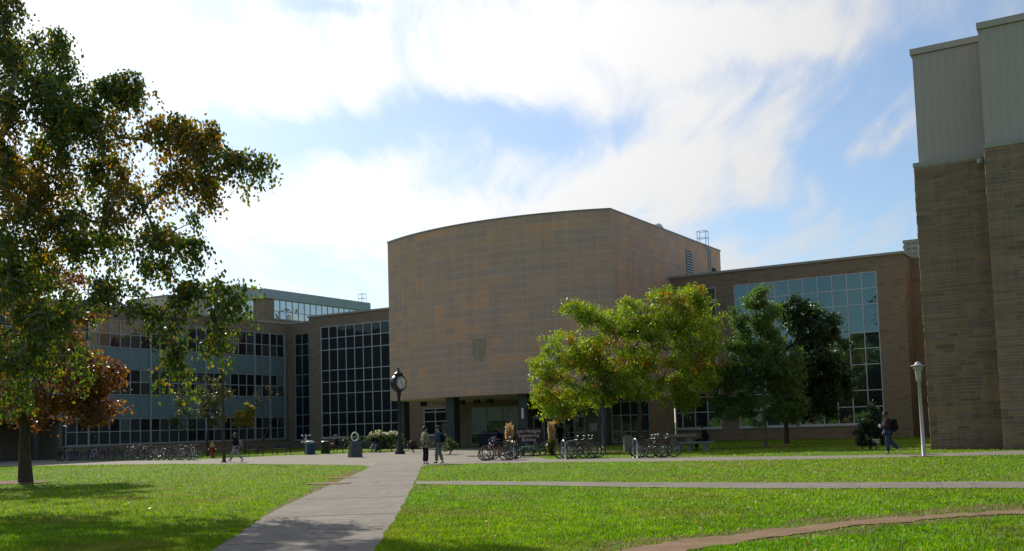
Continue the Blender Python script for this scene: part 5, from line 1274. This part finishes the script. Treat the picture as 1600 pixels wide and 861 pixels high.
for i in range(24):
    t = i / 23 + rs.uniform(-.008, .008); p = pa.lerp(pb2, t); c = cl_[i]
    if 16.5 < i < 17.5: t += .02
    rz = R(-38 + rs.uniform(-12, 12)) if i % 3 else R(142 + rs.uniform(-10, 10))
    if i == 0: rz = R(8)
    bicycle((p.x - (.5 if i % 3 else -.5), p.y + (.3 if i % 3 else -.3), 0), rz, c, '%s bicycle, %s from the left in the long row before the classroom wing' % (c, ordn[i]), GL, step=(i % 4 == 1), rack=(i % 5 == 2), lean=R(rs.uniform(-8, 8)), scale=rs.uniform(.98, 1.08))
p0, p1 = pa + Vector((.3, .5, 0)), pb2 + Vector((.2, .4, 0)); p0.z = p1.z = 0
lr = tag(empty('long_bike_rack', p0), 'long low steel rack holding the row of bicycles', 'bike rack'); mb = MB(); d = p1 - p0
for z in (.12, .55): mb.tube([(0, 0, z), (d.x, d.y, z)], .022, 6)
for k in range(26): q = d * (k / 25); mb.tube([(q.x, q.y, 0), (q.x, q.y, .55)], .014, 5)
mb.build('rails', M['steel'], lr)
# ================================================================== people
SKIN = NT('skin'); M['skin'] = SKIN.done(SKIN.bsdf(SKIN.ramp(SKIN.noise(9, 3), [(.3, (.36, .20, .13)), (.7, (.46, .27, .18))]), .55))
SKIN2 = NT('skin_dark'); M['skin_dark'] = SKIN2.done(SKIN2.bsdf(SKIN2.ramp(SKIN2.noise(9, 3), [(.3, (.10, .055, .035)), (.7, (.15, .085, .055))]), .55))
def skin_obj(name, verts, edges, radii, mat, parent, root=0, sub=1):
    me = bpy.data.meshes.new(name); me.from_pydata([tuple(v) for v in verts], edges, []); me.materials.append(mat)
    o = link(name, me, None, parent); md = o.modifiers.new('skin', 'SKIN'); md.use_smooth_shade = True
    for i, r_ in enumerate(radii):
        sv = me.skin_vertices[0].data[i]; sv.radius = r_ if isinstance(r_, tuple) else (r_, r_); sv.use_root = (i == root)
    s = o.modifiers.new('sub', 'SUBSURF'); s.levels = s.render_levels = sub
    return o
STAND = dict(pelvis=(0, 0, .95), waist=(0, .0, 1.10), chest=(0, 0, 1.32), neck=(0, .0, 1.47), jaw=(0, .025, 1.545), head=(0, .012, 1.63), crown=(0, 0, 1.70),
             shL=(-.17, 0, 1.40), elL=(-.235, -.02, 1.13), wrL=(-.22, .07, .90), shR=(.17, 0, 1.40), elR=(.235, -.02, 1.13), wrR=(.22, .07, .90),
             hiL=(-.09, 0, .90), knL=(-.10, .02, .49), anL=(-.105, -.03, .08), hiR=(.09, 0, .90), knR=(.10, .02, .49), anR=(.105, -.03, .08))
def person(label, loc, rz, top, legs, hair, pose=None, top_mat=None, shoe=(.05, .045, .04), skin='skin', sleeves=True, cap=None, long_hair=False, scale=1.0, bulk=1.0, headturn=(0, 0)):
    J = {k: Vector(v) for k, v in STAND.items()}
    for k, v in (pose or {}).items(): J[k] = Vector(v)
    r_ = tag(empty('person', loc, rz), label, 'person'); r_.scale = (scale,) * 3
    sk = M[skin]
    names = ['pelvis', 'waist', 'chest', 'neck', 'jaw', 'head', 'crown', 'shL', 'elL', 'wrL', 'shR', 'elR', 'wrR', 'hiL', 'knL', 'anL', 'hiR', 'knR', 'anR']
    rad = dict(pelvis=(.12, .09), waist=(.11, .08), chest=(.12, .085), neck=.052, jaw=(.060, .066), head=(.072, .088), crown=(.055, .065), shL=.05, elL=.036, wrL=.026, shR=.05, elR=.036, wrR=.026, hiL=.075, knL=.048, anL=.034, hiR=.075, knR=.048, anR=.034)
    V = [J[n] for n in names]; rr = [rad[n] for n in names]; ix = {n: i for i, n in enumerate(names)}
    E_ = [(ix[a], ix[b]) for a, b in [('pelvis', 'waist'), ('waist', 'chest'), ('chest', 'neck'), ('neck', 'jaw'), ('jaw', 'head'), ('head', 'crown'), ('chest', 'shL'), ('shL', 'elL'), ('elL', 'wrL'), ('chest', 'shR'), ('shR', 'elR'), ('elR', 'wrR'), ('pelvis', 'hiL'), ('hiL', 'knL'), ('knL', 'anL'), ('pelvis', 'hiR'), ('hiR', 'knR'), ('knR', 'anR')]]
    def addv(p, r, par): V.append(p); rr.append(r); E_.append((par, len(V) - 1)); return len(V) - 1
    hf = Matrix.Rotation(headturn[0], 3, 'Z')
    addv(J['head'] + hf @ Vector((0, .115, -.012)), .014, ix['head'])                       # nose
    for s in (-1, 1): addv(J['head'] + hf @ Vector((s * .088, -.005, 0)), .014, ix['head'])  # ears
    for s, nm in ((-1, 'L'), (1, 'R')):
        d = (J['wr' + nm] - J['el' + nm]).normalized(); side = d.cross(Vector((0, 0, 1)) if abs(d.z) < .8 else Vector((0, 1, 0))).normalized(); curl = d.cross(side) * (.25)
        palm = addv(J['wr' + nm] + d * .075, (.036, .02), ix['wr' + nm])
        for q, ln in zip((-1.5, -.5, .5, 1.5), (.065, .078, .074, .058)):
            k1 = addv(V[palm] + d * ln * .55 + side * q * .017, .009, palm); addv(V[k1] + (d + curl).normalized() * ln * .5, .008, k1)
        th = addv(J['wr' + nm] + d * .045 + side * .045 * (-s), .011, ix['wr' + nm]); addv(V[th] + d * .04 + side * .012 * (-s), .009, th)
    skin_obj('body', V, E_, rr, sk, r_)
    b = bulk * 1.1
    # jacket or shirt over trunk and arms
    nm2 = ['hem', 'pelvis', 'waist', 'chest', 'neckb', 'shL', 'elL', 'cuL', 'shR', 'elR', 'cuR']; JJ = dict(J); JJ['hem'] = J['pelvis'] + (J['pelvis'] - J['waist']).normalized() * .05; JJ['neckb'] = J['chest'].lerp(J['neck'], .82); JJ['cuL'] = J['elL'].lerp(J['wrL'], .95); JJ['cuR'] = J['elR'].lerp(J['wrR'], .95)
    i2 = {n: i for i, n in enumerate(nm2)}; r2 = dict(hem=(.125 * b, .095 * b), pelvis=(.165 * b, .125 * b), waist=(.165 * b, .125 * b), chest=(.175 * b, .125 * b), neckb=(.075, .07), shL=.082 * b, elL=.062 * b, cuL=.048 * b, shR=.082 * b, elR=.062 * b, cuR=.048 * b)
    skin_obj('jacket', [JJ[n] for n in nm2], [(i2[a], i2[c]) for a, c in [('hem', 'pelvis'), ('pelvis', 'waist'), ('waist', 'chest'), ('chest', 'neckb'), ('chest', 'shL'), ('shL', 'elL'), ('elL', 'cuL'), ('chest', 'shR'), ('shR', 'elR'), ('elR', 'cuR')]], [r2[n] for n in nm2], top, r_, 1, 2)
    nm3 = ['pelvis', 'hiL', 'knL', 'heL', 'hiR', 'knR', 'heR']; JJ['heL'] = J['knL'].lerp(J['anL'], .92); JJ['heR'] = J['knR'].lerp(J['anR'], .92); i3 = {n: i for i, n in enumerate(nm3)}
    skin_obj('trousers', [JJ[n] for n in nm3], [(0, 1), (1, 2), (2, 3), (0, 4), (4, 5), (5, 6)], [(.16, .125), .115, .09, .085, .115, .09, .085], legs, r_)
    for nm in ('L', 'R'):
        sd_ = (J['an' + nm] - J['kn' + nm]).normalized(); fwd = (Vector((0, 1, 0)) - sd_ * sd_.y); fwd.normalize(); a = J['an' + nm]
        skin_obj('shoe', [a + fwd * -.05 + sd_ * .02, a + fwd * .05 + sd_ * .03, a + fwd * .15 + sd_ * .04], [(0, 1), (1, 2)], [(.045, .045), (.05, .04), (.04, .028)], paint('shoe', shoe, .6), r_)
    # hair cap or hat
    mb = MB(); hc = J['head'].lerp(J['crown'], .45); hm = paint('hair', hair, .6)
    mb.ball((hc.x, hc.y - .018, hc.z), .1, 14, 0, (.92, 1.10, 1.0)); 
    if long_hair: mb.ball((hc.x, hc.y - .065, hc.z - .13), .09, 12, 0, (.95, .6, 1.5))
    vs2 = []
    for v in mb.v:
        v = Vector(v)
        rel = v - hc
        if rel.y > .03 and rel.z < .035: v = hc + Vector((rel.x * .7, min(rel.y, .055), rel.z * .6 + .012))
        vs2.append(tuple(v))
    mb.v = vs2; mb.build('hair', hm, r_, True)
    if cap:
        mb = MB(); mb.ball((hc.x, hc.y, hc.z + .035), .106, 14, 0, (.95, 1.1, .8)); mb.add([(hc.x - .08, hc.y + .07, hc.z + .035), (hc.x + .08, hc.y + .07, hc.z + .035), (hc.x + .06, hc.y + .19, hc.z + .02), (hc.x - .06, hc.y + .19, hc.z + .02), (hc.x - .08, hc.y + .07, hc.z + .05), (hc.x + .08, hc.y + .07, hc.z + .05), (hc.x + .06, hc.y + .19, hc.z + .03), (hc.x - .06, hc.y + .19, hc.z + .03)], [(3, 2, 1, 0), (4, 5, 6, 7), (0, 1, 5, 4), (1, 2, 6, 5), (2, 3, 7, 6), (3, 0, 4, 7)]); mb.build('cap', paint('cap', cap, .8), r_, True)
    for s in (-1, 1):
        mb = MB(); e = J['head'] + hf @ Vector((s * .032, .082, .012)); mb.ball(tuple(e), .013, 8); mb.build('eye', M['black'], r_)
    return r_
def cloth(name, c, var=.2): return paint(name, c, .9, 0, var, 14, .1)
def backpack(label, loc, rz, c, s=1.0, tilt=0):
    r_ = tag(empty('backpack', loc, rz), label, 'backpack'); m_ = cloth('backpack_fabric', c)
    mb = MB(); n = 12
    def rr_(w, h, y): return [(w * math.copysign(abs(math.cos(2 * math.pi * k / n)) ** .6, math.cos(2 * math.pi * k / n)), y, h * math.copysign(abs(math.sin(2 * math.pi * k / n)) ** .6, math.sin(2 * math.pi * k / n))) for k in range(n)]
    L_ = [rr_(.13 * s, .21 * s, 0), rr_(.155 * s, .24 * s, -.05 * s), rr_(.15 * s, .23 * s, -.15 * s), rr_(.10 * s, .17 * s, -.2 * s)]
    mb.add([v for q in L_ for v in q], [tuple(range(n)), tuple(range(3 * n, 4 * n))[::-1]] + [(j * n + k, (j + 1) * n + k, (j + 1) * n + (k + 1) % n, j * n + (k + 1) % n) for j in range(3) for k in range(n)]); mb.build('bag', m_, r_, True)
    mb = MB(); mb.box(-.10 * s, .10 * s, -.235 * s, -.19 * s, -.17 * s, .02 * s); mb.build('pocket', m_, r_)
    for q in (-.1, .1): mb = MB(); mb.tube([(q * s, -.01, .2 * s), (q * s * 1.15, .13, .22 * s), (q * s * 1.4, .19, .05), (q * s * 1.3, .04, -.15 * s)], .018, 6); mb.build('strap', m_, r_)
    return r_
def onbody(p, rz, loc): v = Matrix.Rotation(rz, 3, 'Z') @ Vector(p); return (p and (loc[0] + v.x, loc[1] + v.y, loc[2] + v.z))
# the two who stand talking on the path
g = ground(665, 725.5); rz = R(150)
person('person in olive green jacket and dark trousers standing on the path', (g.x, g.y, 0.009), R(-60), cloth('olive_jacket', (.23, .22, .13)), cloth('dark_jeans', (.018, .020, .028)), (.02, .015, .012),
       pose=dict(knL=(-.12, .03, .49), anL=(-.16, .0, .08), knR=(.13, .02, .49), anR=(.17, -.03, .08), wrR=(.13, .17, 1.0), elR=(.25, .02, 1.15)), shoe=(.55, .53, .5), cap=None, scale=1.02, bulk=1.12)
g = ground(686, 724.6); rz2 = R(75)
pp = person('person in blue denim jacket and grey trousers with a backpack on the path', (g.x, g.y, 0.009), rz2, cloth('denim_jacket', (.045, .075, .13)), cloth('grey_trousers', (.16, .17, .165)), (.04, .025, .015),
       pose=dict(knL=(-.11, .06, .49), anL=(-.13, .08, .08), knR=(.11, -.02, .49), anR=(.13, -.14, .09), wrL=(-.14, .18, .98)), shoe=(.05, .05, .05), cap=(.04, .02, .02), scale=1.03)
b = onbody((0, -.13, 1.22), rz2, (g.x, g.y, 0)); backpack('dark backpack worn by the person in the denim jacket', b, rz2, (.012, .012, .018), .85)
# student walking left along the lawn edge
WALK = dict(hiL=(-.09, 0, .90), knL=(-.10, .20, .50), anL=(-.10, .32, .10), hiR=(.09, 0, .90), knR=(.10, -.06, .49), anR=(.10, -.36, .14), elL=(-.23, -.08, 1.14), wrL=(-.2, -.02, .92), elR=(.23, -.06, 1.14), wrR=(.2, .1, .93), waist=(0, .01, 1.10), chest=(0, .035, 1.32), neck=(0, .055, 1.47), jaw=(0, .085, 1.545), head=(0, .075, 1.63), crown=(0, .065, 1.70))
g = ground(369, 721.5); rz = R(84)
person('student in black top and pale jeans walking along the lawn edge', (g.x, g.y, 0.006), rz, cloth('black_top', (.012, .012, .014)), cloth('pale_jeans', (.28, .31, .34)), (.045, .025, .012), pose=WALK, long_hair=True, scale=1.02)
b = onbody((.16, -.15, 1.12), rz, (g.x, g.y, 0)); backpack('pale grey shoulder bag on the walking student', b, rz - .3, (.22, .22, .23), .8)
# man with coffee and backpack on the right walkway
g = ground(1389, 710); rz = R(86)
W2 = dict(WALK); W2.update(wrL=(-.16, .26, 1.13), elL=(-.25, .02, 1.10), anR=(.10, -.44, .2), knR=(.10, -.12, .5), knL=(-.1, .06, .49), anL=(-.1, .04, .08))
person('man in dark checked shirt and blue jeans walking with a cup on the right', (g.x, g.y, 0.006), rz, cloth('checked_shirt', (.03, .02, .022), .5), cloth('blue_jeans', (.035, .06, .12)), (.01, .008, .007), pose=W2, skin='skin_dark', scale=1.06, shoe=(.4, .36, .3))
b = onbody((0, -.15, 1.25), rz, (g.x, g.y, 0)); backpack('large black backpack on the man walking at the right', b, rz, (.01, .01, .011), 1.2)
c = onbody((-.145, .36, 1.22), rz, (g.x, g.y, 0)); cu_ = tag(empty('paper_cup', (c[0], c[1], c[2] - .07)), 'white paper cup held by the man walking at the right', 'cup')
mb = MB(); mb.lathe([(.032, 0), (.045, .13)], 12); mb.build('cup', M['white'], cu_, True); mb = MB(); mb.lathe([(.048, .13), (.048, .145), (.04, .155)], 12); mb.build('lid', M['white'], cu_, True)
# seated people
SIT = dict(pelvis=(0, 0, .56), waist=(0, -.05, .72), chest=(0, -.09, .94), neck=(0, -.07, 1.09), jaw=(0, -.035, 1.165), head=(0, -.045, 1.25), crown=(0, -.055, 1.32), shL=(-.17, -.08, 1.02), shR=(.17, -.08, 1.02), elL=(-.23, .0, .80), elR=(.23, .0, .80), wrL=(-.12, .2, .74), wrR=(.12, .2, .74),
           hiL=(-.09, .06, .55), hiR=(.09, .06, .55), knL=(-.12, .44, .54), knR=(.12, .44, .54), anL=(-.12, .46, .09), anR=(.12, .46, .09))
def sit_on(b, rzb, label, *a, **k):
    p = Vector(b) + Matrix.Rotation(rzb, 3, 'Z') @ Vector((k.pop('dx', 0), .02, 0)); return person(label, (p.x, p.y, 0), rzb + math.pi, *a, **k)
S1 = dict(SIT); S1.update(knR=(.10, .40, .66), anR=(.0, .70, .45), knL=(-.1, .46, .54), anL=(-.08, .56, .09))
sit_on(bs1, R(-50), 'man in dark jacket and grey cap sitting on a bench reading', cloth('dark_jacket', (.02, .018, .02)), cloth('brown_trousers', (.12, .075, .06)), (.2, .18, .16), pose=S1, cap=(.22, .18, .16), scale=1.05)
S2 = dict(SIT); S2.update(elR=(.24, .06, .86), wrR=(.07, .10, 1.16), elL=(-.22, .08, .8), wrL=(-.06, .22, .78))
sit_on(bs2, R(-5), 'blonde woman in black top and pale jeans sitting by the flowering shrubs', cloth('black_knit', (.014, .014, .02)), cloth('pale_blue_jeans', (.17, .20, .25)), (.30, .20, .09), pose=S2, long_hair=True, scale=1.05, dx=.35)
S3 = dict(SIT); S3.update(chest=(0, .06, .93), neck=(0, .13, 1.06), jaw=(0, .19, 1.12), head=(0, .20, 1.20), crown=(0, .20, 1.27), shL=(-.17, .06, 1.01), shR=(.17, .06, 1.01))
p = g2 + Vector((.45, 0, 0))
person('dark clothed person sitting hunched on the concrete bench', (p.x, p.y, .02), R(70), cloth('black_coat', (.01, .01, .012)), cloth('dark_trousers', (.015, .015, .018)), (.012, .01, .01), pose=S3, scale=1.08, bulk=1.15)
U, _ = onV(876, 690, 75.0); x, y = uv2xy(U, 75.0)
person('dark clothed person standing before the entrance doors', (x, y, 0), R(160), cloth('charcoal_coat', (.012, .012, .014)), cloth('charcoal_trousers', (.014, .014, .016)), (.02, .012, .01), scale=1.02, bulk=1.15)
